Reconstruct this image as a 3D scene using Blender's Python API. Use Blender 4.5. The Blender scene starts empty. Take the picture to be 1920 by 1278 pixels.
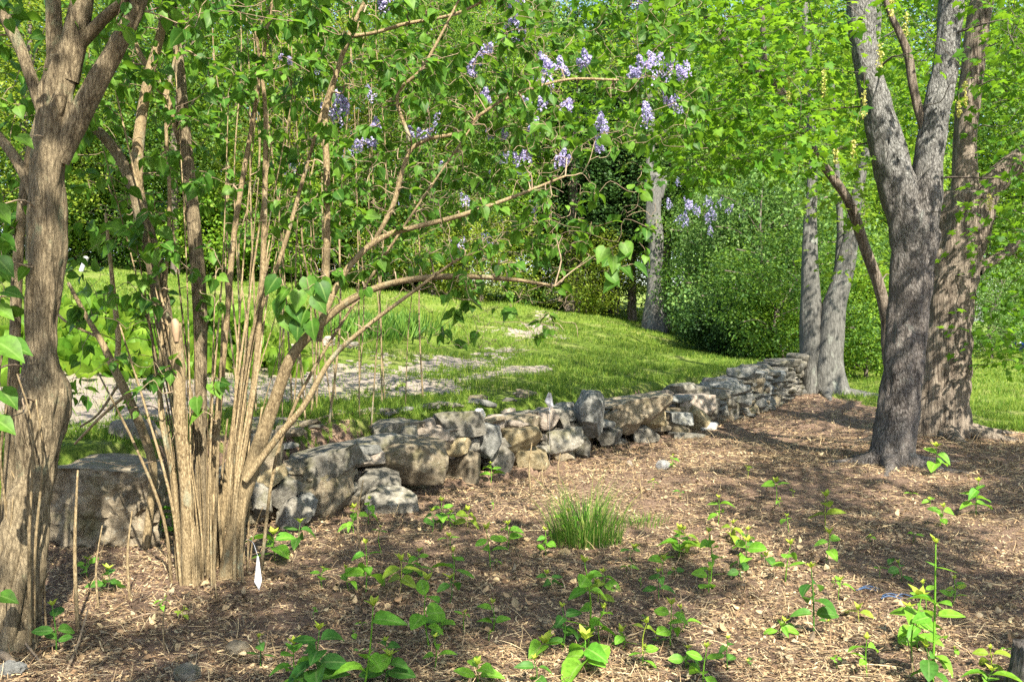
import bpy, bmesh, math, random
import numpy as np
from mathutils import Vector, Matrix

S = bpy.context.scene
COL = S.collection
R = math.radians
random.seed(7)
rng = np.random.default_rng(7)

# ------------------------------------------------------------------ camera
F_PX, CX, CY, HOR, CAM_H = 1663.0, 960.0, 639.0, 600.0, 1.5
PITCH = math.atan((CY - HOR) / F_PX)
cam = bpy.data.cameras.new("camera")
cam.sensor_width = 36.0
cam.lens = 36.0 * F_PX / 1920.0
cam.clip_start, cam.clip_end = 0.05, 2000
camo = bpy.data.objects.new("camera", cam)
COL.objects.link(camo)
camo.location = (0, 0, CAM_H)
camo.rotation_euler = (R(90) - PITCH, 0, 0)
S.camera = camo

# ------------------------------------------------------------------ sky and sun
SUN_EL, SUN_AZ = R(47), math.atan2(0.34, -0.94)      # azimuth from +Y towards +X: behind the camera, a little to the right
to_sun = Vector((math.sin(SUN_AZ) * math.cos(SUN_EL), math.cos(SUN_AZ) * math.cos(SUN_EL), math.sin(SUN_EL)))
W = bpy.data.worlds.new("World")
S.world = W
W.use_nodes = True
nt = W.node_tree
bg = nt.nodes["Background"]
sky = nt.nodes.new("ShaderNodeTexSky")
sky.sky_type = 'NISHITA'
sky.sun_disc = False
sky.sun_elevation = SUN_EL
sky.sun_rotation = SUN_AZ
sky.air_density, sky.dust_density, sky.ozone_density = 1.0, 1.5, 1.0
nt.links.new(sky.outputs[0], bg.inputs[0])
bg.inputs[1].default_value = 0.105
sl = bpy.data.lights.new("sun", 'SUN')
sl.energy, sl.angle, sl.color = 5.0, R(0.55), (1.0, 0.93, 0.80)
so = bpy.data.objects.new("sun", sl)
COL.objects.link(so)
so.rotation_euler = to_sun.to_track_quat('Z', 'Y').to_euler()
S.view_settings.view_transform = 'Standard'
S.view_settings.look = 'None'
S.view_settings.gamma = 1.0
S.view_settings.exposure = 2.0
S.cycles.max_bounces = 8
S.cycles.diffuse_bounces = 4
S.cycles.glossy_bounces = 2
S.cycles.transmission_bounces = 4
S.cycles.use_denoising = False
S.cycles.use_adaptive_sampling = False

# ------------------------------------------------------------------ maths helpers
def P(px, py, d):
    """a point seen at photo pixel (px, py), d metres ahead"""
    xc, yc = (px - CX) / F_PX, (CY - py) / F_PX
    y = math.cos(PITCH) + yc * math.sin(PITCH)
    z = -math.sin(PITCH) + yc * math.cos(PITCH)
    k = d / y
    return np.array([xc * k, d, CAM_H + z * k])

def _h(i, seed):
    with np.errstate(over='ignore'):
        n = (i[..., 0].astype(np.uint64) * np.uint64(73856093)) ^ (i[..., 1].astype(np.uint64) * np.uint64(19349663)) ^ (i[..., 2].astype(np.uint64) * np.uint64(83492791)) ^ np.uint64(seed * 2654435761 % (1 << 40))
        n = (n ^ (n >> np.uint64(13))) * np.uint64(1274126177)
        n = n ^ (n >> np.uint64(16))
        n = n * np.uint64(2246822519)
        n = n ^ (n >> np.uint64(15))
    return (n & np.uint64(0xFFFFF)).astype(float) / float(0xFFFFF)

def vn(p, seed=0):
    p = np.asarray(p, float)
    i = np.floor(p).astype(np.int64)
    f = p - i
    f = f * f * (3 - 2 * f)
    out = 0
    for a in (0, 1):
        for b in (0, 1):
            for c in (0, 1):
                w = (f[..., 0] if a else 1 - f[..., 0]) * (f[..., 1] if b else 1 - f[..., 1]) * (f[..., 2] if c else 1 - f[..., 2])
                out = out + w * _h(i + np.array([a, b, c]), seed)
    return out

def fbm(p, seed=0, o=3):
    p = np.asarray(p, float)
    s, a, t = 0, 1.0, 0
    for k in range(o):
        s = s + a * vn(p * (2.03 ** k), seed + k)
        t += a
        a *= 0.5
    return s / t

def sst(a, b, x):
    t = np.clip((x - a) / (b - a), 0, 1)
    return t * t * (3 - 2 * t)

# ------------------------------------------------------------------ terrain
WPX = np.array([-900, -300, 0, 100, 280, 500, 650, 850, 1100, 1330, 1440, 1505], float)
WD = np.array([3.9, 4.9, 5.45, 5.65, 5.95, 6.45, 6.95, 8.2, 9.75, 12.5, 14.6, 17.0], float)
def wall_d(px):
    return float(np.interp(px, WPX, WD))
WXY = np.stack([(WPX - CX) / F_PX * WD, WD], 1)
WXY = np.vstack([[-30, -8], WXY, WXY[-1] + np.array([4, 7.5]), WXY[-1] + np.array([20, 45]), WXY[-1] + np.array([60, 160])])

def wall_s(x, y):
    """signed distance to the wall line (positive on the upper side) and distance along it"""
    x, y = np.asarray(x, float), np.asarray(y, float)
    best = np.full(x.shape, 1e9)
    sg = np.ones(x.shape)
    tt = np.zeros(x.shape)
    acc = 0.0
    for a, b in zip(WXY[:-1], WXY[1:]):
        e = b - a
        L = math.hypot(*e)
        e = e / L
        rx, ry = x - a[0], y - a[1]
        t = np.clip(rx * e[0] + ry * e[1], 0, L)
        d = np.hypot(rx - e[0] * t, ry - e[1] * t)
        side = np.where(e[0] * ry - e[1] * rx > 0, 1.0, -1.0)
        m = d < best
        best = np.where(m, d, best)
        sg = np.where(m, side, sg)
        tt = np.where(m, acc + t, tt)
        acc += L
    return best * sg, tt
T_END = float(sum(math.hypot(*(b - a)) for a, b in zip(WXY[:12], WXY[1:13])))   # where the wall stops

def ground_z(x, y):
    x, y = np.asarray(x, float), np.asarray(y, float)
    s, t = wall_s(x, y)
    up = np.interp(s, [0, 2, 4, 6, 9, 13, 23, 40, 80, 300], [.56, .64, .80, 1.15, 1.7, 2.25, 3.3, 5.2, 8.5, 20])
    past = sst(T_END - 0.5, T_END + 7, t)
    near = 0.2 + 3.5 * past
    k = sst(0.38 - 1.2 * past, 0.38 + near + .15, s)
    p = np.stack([x * .35, y * .35, np.zeros_like(x)], -1)
    n = (fbm(p, 3) - .5) * .16
    p2 = np.stack([x * 2.2, y * 2.2, np.zeros_like(x)], -1)
    n2 = (fbm(p2, 5) - .5) * .045
    return up * k + n * np.clip(np.hypot(x, y) / 6, 0.4, 3) * np.where(s > 0, sst(0, 2, s), 1) + n2

def gz(x, y):
    return float(ground_z(np.array([x]), np.array([y]))[0])

def G(px, py):
    """where the view ray of a photo pixel meets the ground"""
    lo = 1.5
    ds = np.geomspace(1.5, 120, 900)
    a = P(px, py, 1.0) - np.array([0, 0, CAM_H])
    X, Y, Z = a[0] * ds, ds, CAM_H + a[2] * ds
    below = Z < ground_z(X, Y)
    i = int(np.argmax(below)) if below.any() else len(ds) - 1
    return np.array([X[i], Y[i], float(ground_z(X[i:i + 1], Y[i:i + 1])[0])])

TRACK = np.array([[-14, 7.8], [-6, 8.5], [-3.4, 9.3], [-1.7, 11.0], [-0.6, 13.6], [0.0, 17], [.7, 22], [1.2, 30]])
def track_dist(x, y):
    best = np.full(x.shape, 1e9)
    sg = np.ones(x.shape)
    for a, b in zip(TRACK[:-1], TRACK[1:]):
        e = b - a
        L = math.hypot(*e)
        e = e / L
        rx, ry = x - a[0], y - a[1]
        t = np.clip(rx * e[0] + ry * e[1], 0, L)
        d = np.hypot(rx - e[0] * t, ry - e[1] * t)
        m = d < best
        best = np.where(m, d, best)
        sg = np.where(m, np.where(e[0] * ry - e[1] * rx > 0, 1., -1.), sg)
    return best, sg

def zone(x, y):
    """0 mulch, 1 lawn, 2 gravel"""
    x, y = np.asarray(x, float), np.asarray(y, float)
    s, t = wall_s(x, y)
    q = np.stack([x * 1.3, y * 1.3, np.zeros_like(x)], -1)
    n = (fbm(q, 11) - .5)
    q3 = np.stack([x * 4, y * 4, np.zeros_like(x)], -1)
    n = n + (fbm(q3, 12) - .5) * .5
    dz = (_h(np.stack([np.floor(x * 22), np.floor(y * 22), np.zeros_like(x)], -1).astype(np.int64), 4) - .5) * .5
    d, sg = track_dist(x, y)
    wide = np.interp(x, [-5, -3, -1.0], [2.0, 1.9, 0.0])
    rut = np.abs(d * sg + 0.1)
    g1 = d + n * 1.1 + dz < wide
    g2 = (np.abs(rut - .62) + n * .9 + dz * .6 < 0.19) & (x > -4) & (y < 14.5)
    g3 = (d + .5 + n * 1.2 + dz < .85) & (y > 18.5) & (y < 24)
    grav = (g1 | g2 | g3) & (s > .5)
    litter = (s > 0) & (s < .58 + n * .6 + dz * .5 - .1 * sst(-1.5, .5, x)) & (t < T_END)
    low_lawn = (s <= 0) & (((x + n * .9 > 6.0 + .25 * np.clip(12 - y, 0, 9)) & (y + n * .8 > 11.4)) | (y + n > 18.2))
    return np.where(s > 0, np.where(grav, 2, np.where(litter, 0, 1)), np.where(low_lawn, 1, 0))

# ------------------------------------------------------------------ mesh helpers
def mesh_np(name, V, faces, smooth=True):
    """faces: list of (M,k) int arrays"""
    me = bpy.data.meshes.new(name)
    V = np.asarray(V, np.float32)
    me.vertices.add(len(V))
    me.vertices.foreach_set("co", V.ravel())
    faces = [np.asarray(f, np.int32) for f in faces if len(f)]
    loops = np.concatenate([f.ravel() for f in faces])
    tot = np.concatenate([np.full(len(f), f.shape[1], np.int32) for f in faces])
    st = np.concatenate([[0], np.cumsum(tot)[:-1]]).astype(np.int32)
    me.loops.add(len(loops))
    me.loops.foreach_set("vertex_index", loops)
    me.polygons.add(len(tot))
    me.polygons.foreach_set("loop_start", st)
    me.polygons.foreach_set("use_smooth", np.full(len(tot), smooth, bool))
    me.update(calc_edges=True)
    me.validate()
    return me

class MB:
    """collects pieces into one mesh"""
    def __init__(s):
        s.V, s.F, s.n, s.rib, s.has = [], {}, 0, [], False
    def add(s, V, faces, rib=None):
        for f in faces:
            f = np.asarray(f, np.int64)
            if len(f):
                s.F.setdefault(f.shape[1], []).append(f + s.n)
        s.V.append(np.asarray(V, float))
        s.rib.append(np.zeros(len(V)) if rib is None else rib)
        s.has = s.has or rib is not None
        s.n += len(V)
    def mesh(s, name, off=(0, 0, 0), smooth=True):
        me = mesh_np(name, np.concatenate(s.V) - np.asarray(off, float), [np.concatenate(v) for v in s.F.values()], smooth)
        if s.has:
            at = me.attributes.new("rib", 'FLOAT', 'POINT')
            at.data.foreach_set("value", np.concatenate(s.rib).astype(np.float32))
        return me

def tag(o, label=None, cat=None, group=None, kind=None):
    if label: o["label"] = label
    if cat: o["category"] = cat
    if group: o["group"] = group
    if kind: o["kind"] = kind
    return o

def link(name, me, mat, parent=None, loc=None):
    o = bpy.data.objects.new(name, me)
    COL.objects.link(o)
    if mat is not None and not len(me.materials):
        me.materials.append(mat)
    if parent is not None:
        o.parent = parent
    if loc is not None:
        o.location = loc
    return o

def thing(name, label, cat, loc, group=None):
    o = bpy.data.objects.new(name, None)
    COL.objects.link(o)
    o.location = tuple(loc)
    o.empty_display_size = .2
    return tag(o, label, cat, group)

def catmull(pts, per):
    pts = np.asarray(pts, float)
    if len(pts) < 3:
        t = np.linspace(0, 1, per * 2)[:, None]
        return pts[0] * (1 - t) + pts[-1] * t
    q = np.vstack([2 * pts[0] - pts[1], pts, 2 * pts[-1] - pts[-2]])
    out = []
    for i in range(1, len(q) - 2):
        t = np.linspace(0, 1, per, endpoint=False)[:, None]
        a, b, c, d = q[i - 1], q[i], q[i + 1], q[i + 2]
        out.append(.5 * ((2 * b) + (-a + c) * t + (2 * a - 5 * b + 4 * c - d) * t ** 2 + (-a + 3 * b - 3 * c + d) * t ** 3))
    out.append(pts[-1:])
    return np.vstack(out)

def tube(mb, path, sides=8, per=4, rough=0.0, flute=0.0, seed=0, cap=True, freq=6.0, flat=False):
    """path rows: x, y, z, radius"""
    c = catmull(path, per)
    p, r = c[:, :3], np.maximum(c[:, 3], .0006)
    n = len(p)
    tg = np.gradient(p, axis=0)
    tg /= np.linalg.norm(tg, axis=1)[:, None] + 1e-9
    u = np.cross(tg[0], [0.3, 1, 0.2])
    u /= np.linalg.norm(u) + 1e-9
    U = []
    for i in range(n):
        u = u - tg[i] * u.dot(tg[i])
        u /= np.linalg.norm(u) + 1e-9
        U.append(u)
    U = np.array(U)
    Vv = np.cross(tg, U)
    th = np.arange(sides) * 2 * math.pi / sides
    dirs = U[:, None, :] * np.cos(th)[None, :, None] + Vv[:, None, :] * np.sin(th)[None, :, None]
    rr = np.repeat(r[:, None], sides, 1)
    if flute:
        L = np.cumsum(np.r_[0, np.linalg.norm(np.diff(p, axis=0), axis=1)])[:, None]
        rnd = np.random.default_rng(seed)
        for k, a in ((2, 1.0), (3, .8), (5, .55), (8, .35)):
            rr = rr * (1 + flute * a * np.sin(k * th[None, :] + rnd.uniform(0, 6) + L * rnd.uniform(-2.2, 2.2) + .8 * np.sin(L * rnd.uniform(2, 5))))
    pos = p[:, None, :] + dirs * rr[:, :, None]
    if rough:
        q = np.stack([pos[..., 0], pos[..., 1], pos[..., 2] * .22], -1) * freq
        d = (fbm(q, seed + 1, 3) - .5) * 2
        if sides > 24:
            q2 = np.stack([pos[..., 0], pos[..., 1], pos[..., 2] * .6], -1) * freq * .33
            d = d + (fbm(q2, seed + 7, 2) - .5) * 2
        pos = pos + dirs * (d * rough * rr)[:, :, None]
    V = pos.reshape(-1, 3)
    i = np.arange(n - 1)[:, None] * sides
    j = np.arange(sides)[None, :]
    j2 = (j + 1) % sides
    Fq = np.stack([i + j, i + j2, i + sides + j2, i + sides + j], -1).reshape(-1, 4)
    fs = [Fq]
    if cap:
        V = np.vstack([V, p[-1:] + tg[-1:] * (0 if flat else r[-1] * .5)])
        k = len(V) - 1
        b = (n - 1) * sides
        fs.append(np.stack([b + np.arange(sides), b + (np.arange(sides) + 1) % sides, np.full(sides, k)], -1))
    mb.add(V, fs)
    return c

def norm(a):
    return a / (np.linalg.norm(a, axis=-1, keepdims=True) + 1e-9)

# leaf outlines: x right, y towards the tip, z out of the face; length 1
def blade_template(half, droop, fold, base_lobe=0.0):
    """half: list of (y, halfwidth)"""
    V, Fc = [], []
    for k, (y, w) in enumerate(half):
        z = -droop * y * y
        V += [(-w, y - base_lobe * (k == 0), z + fold * w), (0, y, z), (w, y - base_lobe * (k == 0), z + fold * w)]
    for k in range(len(half) - 1):
        a = k * 3
        Fc += [(a, a + 1, a + 4, a + 3), (a + 1, a + 2, a + 5, a + 4)]
    return np.array(V, float), [np.array(Fc)]
HEART = blade_template([(0, .16), (.1, .36), (.3, .42), (.55, .33), (.8, .14), (1.0, .01)], .28, .3, .10)
OVAL = blade_template([(0, .05), (.14, .24), (.35, .34), (.6, .33), (.83, .2), (1.0, .03)], .30, .28)
LANCE = blade_template([(0, .03), (.25, .14), (.6, .13), (1.0, .01)], .25, .3)
SMALL = (np.array([(0, 0, 0), (-.34, .45, .1), (0, 1, -.12), (.34, .45, .1)], float), [np.array([(0, 1, 2), (0, 2, 3)])])
def maple_template():
    ang = [-2.5, -2.05, -1.5, -1.1, -.82, -.42, 0, .42, .82, 1.1, 1.5, 2.05, 2.5]
    rad = [.22, .40, .34, .62, .40, .46, .66, .46, .40, .62, .34, .40, .22]
    rad = [.24, .44, .33, .60, .36, .44, .68, .44, .36, .60, .33, .44, .24]
    V = [(0, .32, .03)] + [(math.sin(a) * r, .32 + math.cos(a) * r, -.22 * r * r) for a, r in zip(ang, rad)]
    Fc = [(0, i + 1, i + 2) for i in range(len(ang) - 1)]
    return np.array(V, float), [np.array(Fc)]
MAPLE = maple_template()

def leaves(mb, tmpl, pos, tip, nrm, size):
    """scatter the outline tmpl: tip directions, face normals and lengths per leaf"""
    T, Fs = tmpl[:2]
    N = len(pos)
    if N == 0:
        return
    tip = norm(tip)
    nrm = norm(nrm - tip * np.sum(nrm * tip, -1, keepdims=True))
    rt = np.cross(tip, nrm)
    size = np.broadcast_to(np.asarray(size, float), (N,))
    V = pos[:, None, :] + size[:, None, None] * (T[None, :, 0:1] * rt[:, None, :] + T[None, :, 1:2] * tip[:, None, :] + T[None, :, 2:3] * nrm[:, None, :])
    k = len(T)
    fs = [(f[None] + (np.arange(N) * k)[:, None, None]).reshape(-1, f.shape[1]) for f in Fs]
    rib = None
    if len(T) % 3 == 0 and len(T) > 9:
        rib = np.tile(np.array([0, 1., 0] * (len(T) // 3)), N)
    mb.add(V.reshape(-1, 3), fs, rib)

def rand_dirs(n, r=rng):
    return norm(r.normal(size=(n, 3)))

# ------------------------------------------------------------------ materials
def new_mat(name):
    m = bpy.data.materials.new(name)
    m.use_nodes = True
    t = m.node_tree
    b = t.nodes["Principled BSDF"]
    return m, t, b

def ramp(t, stops, fac=None):
    n = t.nodes.new("ShaderNodeValToRGB")
    e = n.color_ramp.elements
    while len(e) > 1:
        e.remove(e[-1])
    e[0].position, e[0].color = stops[0][0], (*stops[0][1], 1)
    for p, c in stops[1:]:
        x = e.new(p)
        x.color = (*c, 1)
    if fac is not None:
        t.links.new(fac, n.inputs[0])
    return n.outputs[0]

def noise_tex(t, co, scale, detail=5, rough=.6, dist=0.0):
    n = t.nodes.new("ShaderNodeTexNoise")
    n.inputs["Scale"].default_value = scale
    n.inputs["Detail"].default_value = detail
    n.inputs["Roughness"].default_value = rough
    n.inputs["Distortion"].default_value = dist
    if co is not None:
        t.links.new(co, n.inputs["Vector"])
    return n.outputs["Fac"]

def mapped(t, scale):
    tc = t.nodes.new("ShaderNodeTexCoord")
    mp = t.nodes.new("ShaderNodeMapping")
    mp.inputs["Scale"].default_value = scale
    t.links.new(tc.outputs["Object"], mp.inputs[0])
    return mp.outputs[0]

def mixc(t, fac, a, b):
    m = t.nodes.new("ShaderNodeMix")
    m.data_type = 'RGBA'
    for s, v in ((0, fac), (6, a), (7, b)):
        if isinstance(v, (int, float)):
            m.inputs[s].default_value = v
        elif isinstance(v, tuple):
            m.inputs[s].default_value = (*v, 1)
        else:
            t.links.new(v, m.inputs[s])
    return m.outputs[2]

def bump(t, b, h, strength, dist):
    n = t.nodes.new("ShaderNodeBump")
    n.inputs["Strength"].default_value = strength
    n.inputs["Distance"].default_value = dist
    t.links.new(h, n.inputs["Height"])
    t.links.new(n.outputs[0], b.inputs["Normal"])

def leaf_mat(name, cols, trans, tr=.45, rough=.5, spec=.18, spots=0, rib=None):
    m, t, b = new_mat(name)
    g = t.nodes.new("ShaderNodeNewGeometry")
    n = len(cols)
    c = ramp(t, [(i / max(1, n - 1), x) for i, x in enumerate(cols)], g.outputs["Random Per Island"])
    if spots:
        n1 = noise_tex(t, mapped(t, (1, 1, 1)), spots, 5, .65)
        hs = t.nodes.new("ShaderNodeHueSaturation")
        mr = t.nodes.new("ShaderNodeMapRange")
        t.links.new(n1, mr.inputs[0])
        mr.inputs[1].default_value, mr.inputs[2].default_value = .3, .7
        mr.inputs[3].default_value, mr.inputs[4].default_value = (.62, 1.38) if spots > 2 else (.4, 1.6)
        t.links.new(mr.outputs[0], hs.inputs["Value"])
        t.links.new(c, hs.inputs["Color"])
        c = hs.outputs[0]
    if rib:
        at = t.nodes.new("ShaderNodeAttribute")
        at.attribute_name = "rib"
        c = mixc(t, ramp(t, [(.86, (0, 0, 0)), (.97, (.6, .6, .6))], at.outputs["Fac"]), c, rib)
    t.links.new(c, b.inputs["Base Color"])
    b.inputs["Roughness"].default_value = rough
    b.inputs["Specular IOR Level"].default_value = spec
    tl = t.nodes.new("ShaderNodeBsdfTranslucent")
    mc = t.nodes.new("ShaderNodeMix")
    mc.data_type = 'RGBA'
    mc.inputs[0].default_value = .65
    t.links.new(c, mc.inputs[6])
    mc.inputs[7].default_value = (*trans, 1)
    t.links.new(mc.outputs[2], tl.inputs[0])
    mx = t.nodes.new("ShaderNodeMixShader")
    mx.inputs[0].default_value = tr
    t.links.new(b.outputs[0], mx.inputs[1])
    t.links.new(tl.outputs[0], mx.inputs[2])
    t.links.new(mx.outputs[0], t.nodes["Material Output"].inputs[0])
    return m

def bark_mat(name, dark, mid, light, scale=(22, 22, 4), lichen=None, lich_t=.62, dist=.02):
    m, t, b = new_mat(name)
    co = mapped(t, scale)
    n1 = noise_tex(t, co, 1.0, 8, .72, .9)
    v = t.nodes.new("ShaderNodeTexVoronoi")
    v.feature = 'DISTANCE_TO_EDGE'
    v.inputs["Scale"].default_value = 1.3
    t.links.new(co, v.inputs["Vector"])
    ad = t.nodes.new("ShaderNodeMath")
    ad.operation = 'MULTIPLY_ADD'
    t.links.new(v.outputs["Distance"], ad.inputs[0])
    ad.inputs[1].default_value = .55
    t.links.new(n1, ad.inputs[2])
    fine = noise_tex(t, mapped(t, (scale[0] * 2.2, scale[1] * 2.2, scale[0] * .9)), 1.0, 6, .75)
    af = t.nodes.new("ShaderNodeMath")
    af.operation = 'MULTIPLY_ADD'
    t.links.new(fine, af.inputs[0])
    af.inputs[1].default_value = .45
    sb = t.nodes.new("ShaderNodeMath")
    sb.operation = 'SUBTRACT'
    t.links.new(ad.outputs[0], sb.inputs[0])
    sb.inputs[1].default_value = .225
    t.links.new(sb.outputs[0], af.inputs[2])
    ad = af
    c = ramp(t, [(.40, dark), (.53, mid), (.72, light)], ad.outputs[0])
    big = noise_tex(t, mapped(t, (3, 3, 1.6)), 1.0, 4, .6)
    c = mixc(t, ramp(t, [(.35, (0, 0, 0)), (.7, (.55, .55, .55))], big), c, light)
    if lichen:
        l = noise_tex(t, mapped(t, (7, 7, 4)), 1.0, 7, .7, .3)
        c = mixc(t, ramp(t, [(lich_t - .05, (0, 0, 0)), (lich_t + .05, (1, 1, 1))], l), c, lichen)
    if name == "front_bark":
        tc = t.nodes.new("ShaderNodeTexCoord")
        sx = t.nodes.new("ShaderNodeSeparateXYZ")
        t.links.new(tc.outputs["Object"], sx.inputs[0])
        az = t.nodes.new("ShaderNodeMath")
        az.operation = 'MULTIPLY_ADD'
        t.links.new(big, az.inputs[0])
        az.inputs[1].default_value = 2.4
        t.links.new(sx.outputs[2], az.inputs[2])
        grey = ramp(t, [(.40, (.03, .03, .029)), (.53, (.13, .128, .118)), (.72, (.25, .248, .232))], ad.outputs[0])
        mz = t.nodes.new("ShaderNodeMapRange")
        t.links.new(az.outputs[0], mz.inputs[0])
        mz.inputs[1].default_value, mz.inputs[2].default_value = 2.9, 4.6
        c = mixc(t, mz.outputs[0], c, grey)
    if name in ("stem_bark", "twig"):
        gi = t.nodes.new("ShaderNodeNewGeometry")
        hv = t.nodes.new("ShaderNodeHueSaturation")
        mv = t.nodes.new("ShaderNodeMapRange")
        t.links.new(gi.outputs["Random Per Island"], mv.inputs[0])
        mv.inputs[3].default_value, mv.inputs[4].default_value = .55, 1.3
        t.links.new(mv.outputs[0], hv.inputs["Value"])
        t.links.new(c, hv.inputs["Color"])
        c = hv.outputs[0]
    t.links.new(c, b.inputs["Base Color"])
    b.inputs["Roughness"].default_value = .9
    b.inputs["Specular IOR Level"].default_value = .15
    bump(t, b, ad.outputs[0], 1.0, dist)
    return m

def stone_mat(name, a, b_, c_, moss=.0, warm=.0):
    m, t, b = new_mat(name)
    oi = t.nodes.new("ShaderNodeObjectInfo")
    tc = t.nodes.new("ShaderNodeTexCoord")
    ad = t.nodes.new("ShaderNodeVectorMath")
    ad.operation = 'ADD'
    sc = t.nodes.new("ShaderNodeVectorMath")
    sc.operation = 'SCALE'
    cb = t.nodes.new("ShaderNodeCombineXYZ")
    for i in range(3):
        t.links.new(oi.outputs["Random"], cb.inputs[i])
    t.links.new(cb.outputs[0], sc.inputs[0])
    sc.inputs["Scale"].default_value = 37.0
    t.links.new(tc.outputs["Object"], ad.inputs[0])
    t.links.new(sc.outputs[0], ad.inputs[1])
    co = ad.outputs[0]
    n1 = noise_tex(t, co, 13, 9, .75, .3)
    c = ramp(t, [(.32, a), (.5, b_), (.66, c_)], n1)
    n2 = noise_tex(t, co, 38, 6, .7)
    c = mixc(t, ramp(t, [(.58, (0, 0, 0)), (.68, (.6, .6, .6))], n2), c, (.31, .31, .26))     # pale lichen
    n3 = noise_tex(t, co, 4.3, 6, .65)
    if moss:
        c = mixc(t, ramp(t, [(.62 - moss * .2, (0, 0, 0)), (.74 - moss * .2, (.55, .55, .55))], n3), c, (.11, .105, .045))
    hs = t.nodes.new("ShaderNodeHueSaturation")
    t.links.new(c, hs.inputs["Color"])
    mr = t.nodes.new("ShaderNodeMapRange")
    t.links.new(oi.outputs["Random"], mr.inputs[0])
    mr.inputs[3].default_value, mr.inputs[4].default_value = .75, 1.25
    t.links.new(mr.outputs[0], hs.inputs["Value"])
    t.links.new(hs.outputs[0], b.inputs["Base Color"])
    b.inputs["Roughness"].default_value = .88
    b.inputs["Specular IOR Level"].default_value = .2
    n4 = noise_tex(t, co, 34, 10, .8)
    bump(t, b, n4, 1.0, .03)
    return m

M = {}
M['lilac_leaf'] = leaf_mat("lilac_leaf", [(.022, .075, .010), (.05, .13, .014), (.10, .20, .022)], (.2, .38, .02), .42, spots=30, rib=(.16, .26, .06))
M['maple_leaf'] = leaf_mat("maple_leaf", [(.025, .09, .008), (.06, .155, .011), (.12, .23, .018)], (.24, .44, .018), .48, spots=9)
M['maple_light'] = leaf_mat("maple_light", [(.06, .15, .014), (.11, .21, .02), (.18, .27, .028)], (.3, .46, .028), .48, spots=5)
M['wood_leaf'] = leaf_mat("wood_leaf", [(.02, .055, .010), (.05, .115, .018), (.11, .19, .028)], (.20, .34, .03), .44, spots=1.1)
M['wood_yellow'] = leaf_mat("wood_yellow", [(.05, .10, .012), (.12, .18, .02), (.22, .27, .034)], (.33, .42, .03), .46, spots=1.1)
M['wood_blue'] = leaf_mat("wood_blue", [(.055, .12, .035), (.095, .18, .045), (.16, .245, .065)], (.2, .36, .06), .42, spots=1.8)
M['dark_leaf'] = leaf_mat("dark_leaf", [(.015, .04, .012), (.03, .07, .018), (.05, .1, .02)], (.05, .12, .02), .25)
M['shoot_leaf'] = leaf_mat("shoot_leaf", [(.07, .22, .02), (.12, .28, .025), (.18, .33, .03)], (.26, .48, .03), .42, spots=45, rib=(.24, .36, .09))
M['shoot_dark'] = leaf_mat("shoot_dark", [(.025, .09, .015), (.05, .14, .02), (.08, .18, .025)], (.14, .3, .03), .38, spots=38, rib=(.14, .22, .07))
M['shoot_yellow'] = leaf_mat("shoot_yellow", [(.14, .24, .02), (.20, .29, .03), (.28, .33, .04)], (.34, .46, .04), .45, spots=38, rib=(.3, .36, .12))
M['shoot_tip'] = leaf_mat("shoot_tip", [(.22, .32, .03), (.34, .4, .05)], (.4, .5, .04), .42)
M['grass'] = leaf_mat("grass", [(.045, .10, .012), (.10, .175, .018), (.21, .255, .04)], (.22, .34, .03), .36)
M['tuft'] = leaf_mat("tuft", [(.025, .08, .012), (.05, .13, .015), (.09, .19, .02), (.14, .25, .035), (.3, .25, .1)], (.16, .36, .03), .35)
M['iris'] = leaf_mat("iris", [(.03, .085, .014), (.075, .155, .02), (.12, .2, .03)], (.12, .3, .03), .3)
M['flower'] = leaf_mat("lilac_flower", [(.25, .23, .45), (.38, .35, .58), (.52, .49, .68), (.32, .24, .42)], (.42, .40, .68), .35)
M['raceme'] = leaf_mat("raceme", [(.38, .4, .1), (.5, .46, .14)], (.5, .5, .1), .3)
M['chip'] = leaf_mat("chip", [(r_ * 1.02, g_ * 1.08, b_ * .86) for r_, g_, b_ in [(.03, .018, .013), (.09, .052, .036), (.19, .115, .078), (.31, .20, .135), (.46, .33, .225), (.13, .095, .08), (.06, .037, .028), (.24, .145, .10), (.40, .30, .225), (.19, .15, .13)]], (.2, .12, .08), .05, .8, .2)
M['lilac_bark'] = bark_mat("lilac_bark", (.034, .025, .014), (.13, .10, .06), (.28, .225, .14), (52, 52, 9), (.19, .20, .12), .62, .03)
M['stem_bark'] = bark_mat("stem_bark", (.05, .034, .018), (.15, .108, .056), (.27, .21, .12), (60, 60, 24), (.22, .22, .15), .63, .008)
M['front_bark'] = bark_mat("front_bark", (.014, .012, .011), (.085, .072, .063), (.20, .178, .16), (32, 32, 12), (.24, .25, .22), .64, .05)
M['second_bark'] = bark_mat("second_bark", (.020, .015, .011), (.115, .09, .068), (.25, .21, .165), (24, 24, 2.2), None, .6, .05)
M['limb_bark'] = bark_mat("limb_bark", (.03, .03, .029), (.12, .118, .108), (.24, .238, .222), (32, 32, 12), (.28, .30, .25), .6, .05)
M['grey_bark'] = bark_mat("grey_bark", (.03, .03, .027), (.08, .078, .07), (.125, .122, .11), (18, 18, 4), (.19, .20, .17), .62, .03)
M['wood_bark'] = bark_mat("wood_bark", (.03, .024, .019), (.08, .063, .05), (.14, .12, .1), (12, 12, 3), None, .6, .02)
M['twig'] = bark_mat("twig", (.08, .055, .033), (.17, .125, .08), (.26, .2, .135), (30, 30, 12), None, .6, .003)
M['stone_grey'] = stone_mat("stone_grey", (.065, .060, .048), (.16, .147, .12), (.28, .26, .215), .5)
M['stone_brown'] = stone_mat("stone_brown", (.085, .068, .046), (.19, .155, .105), (.32, .27, .19), .5)
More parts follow.
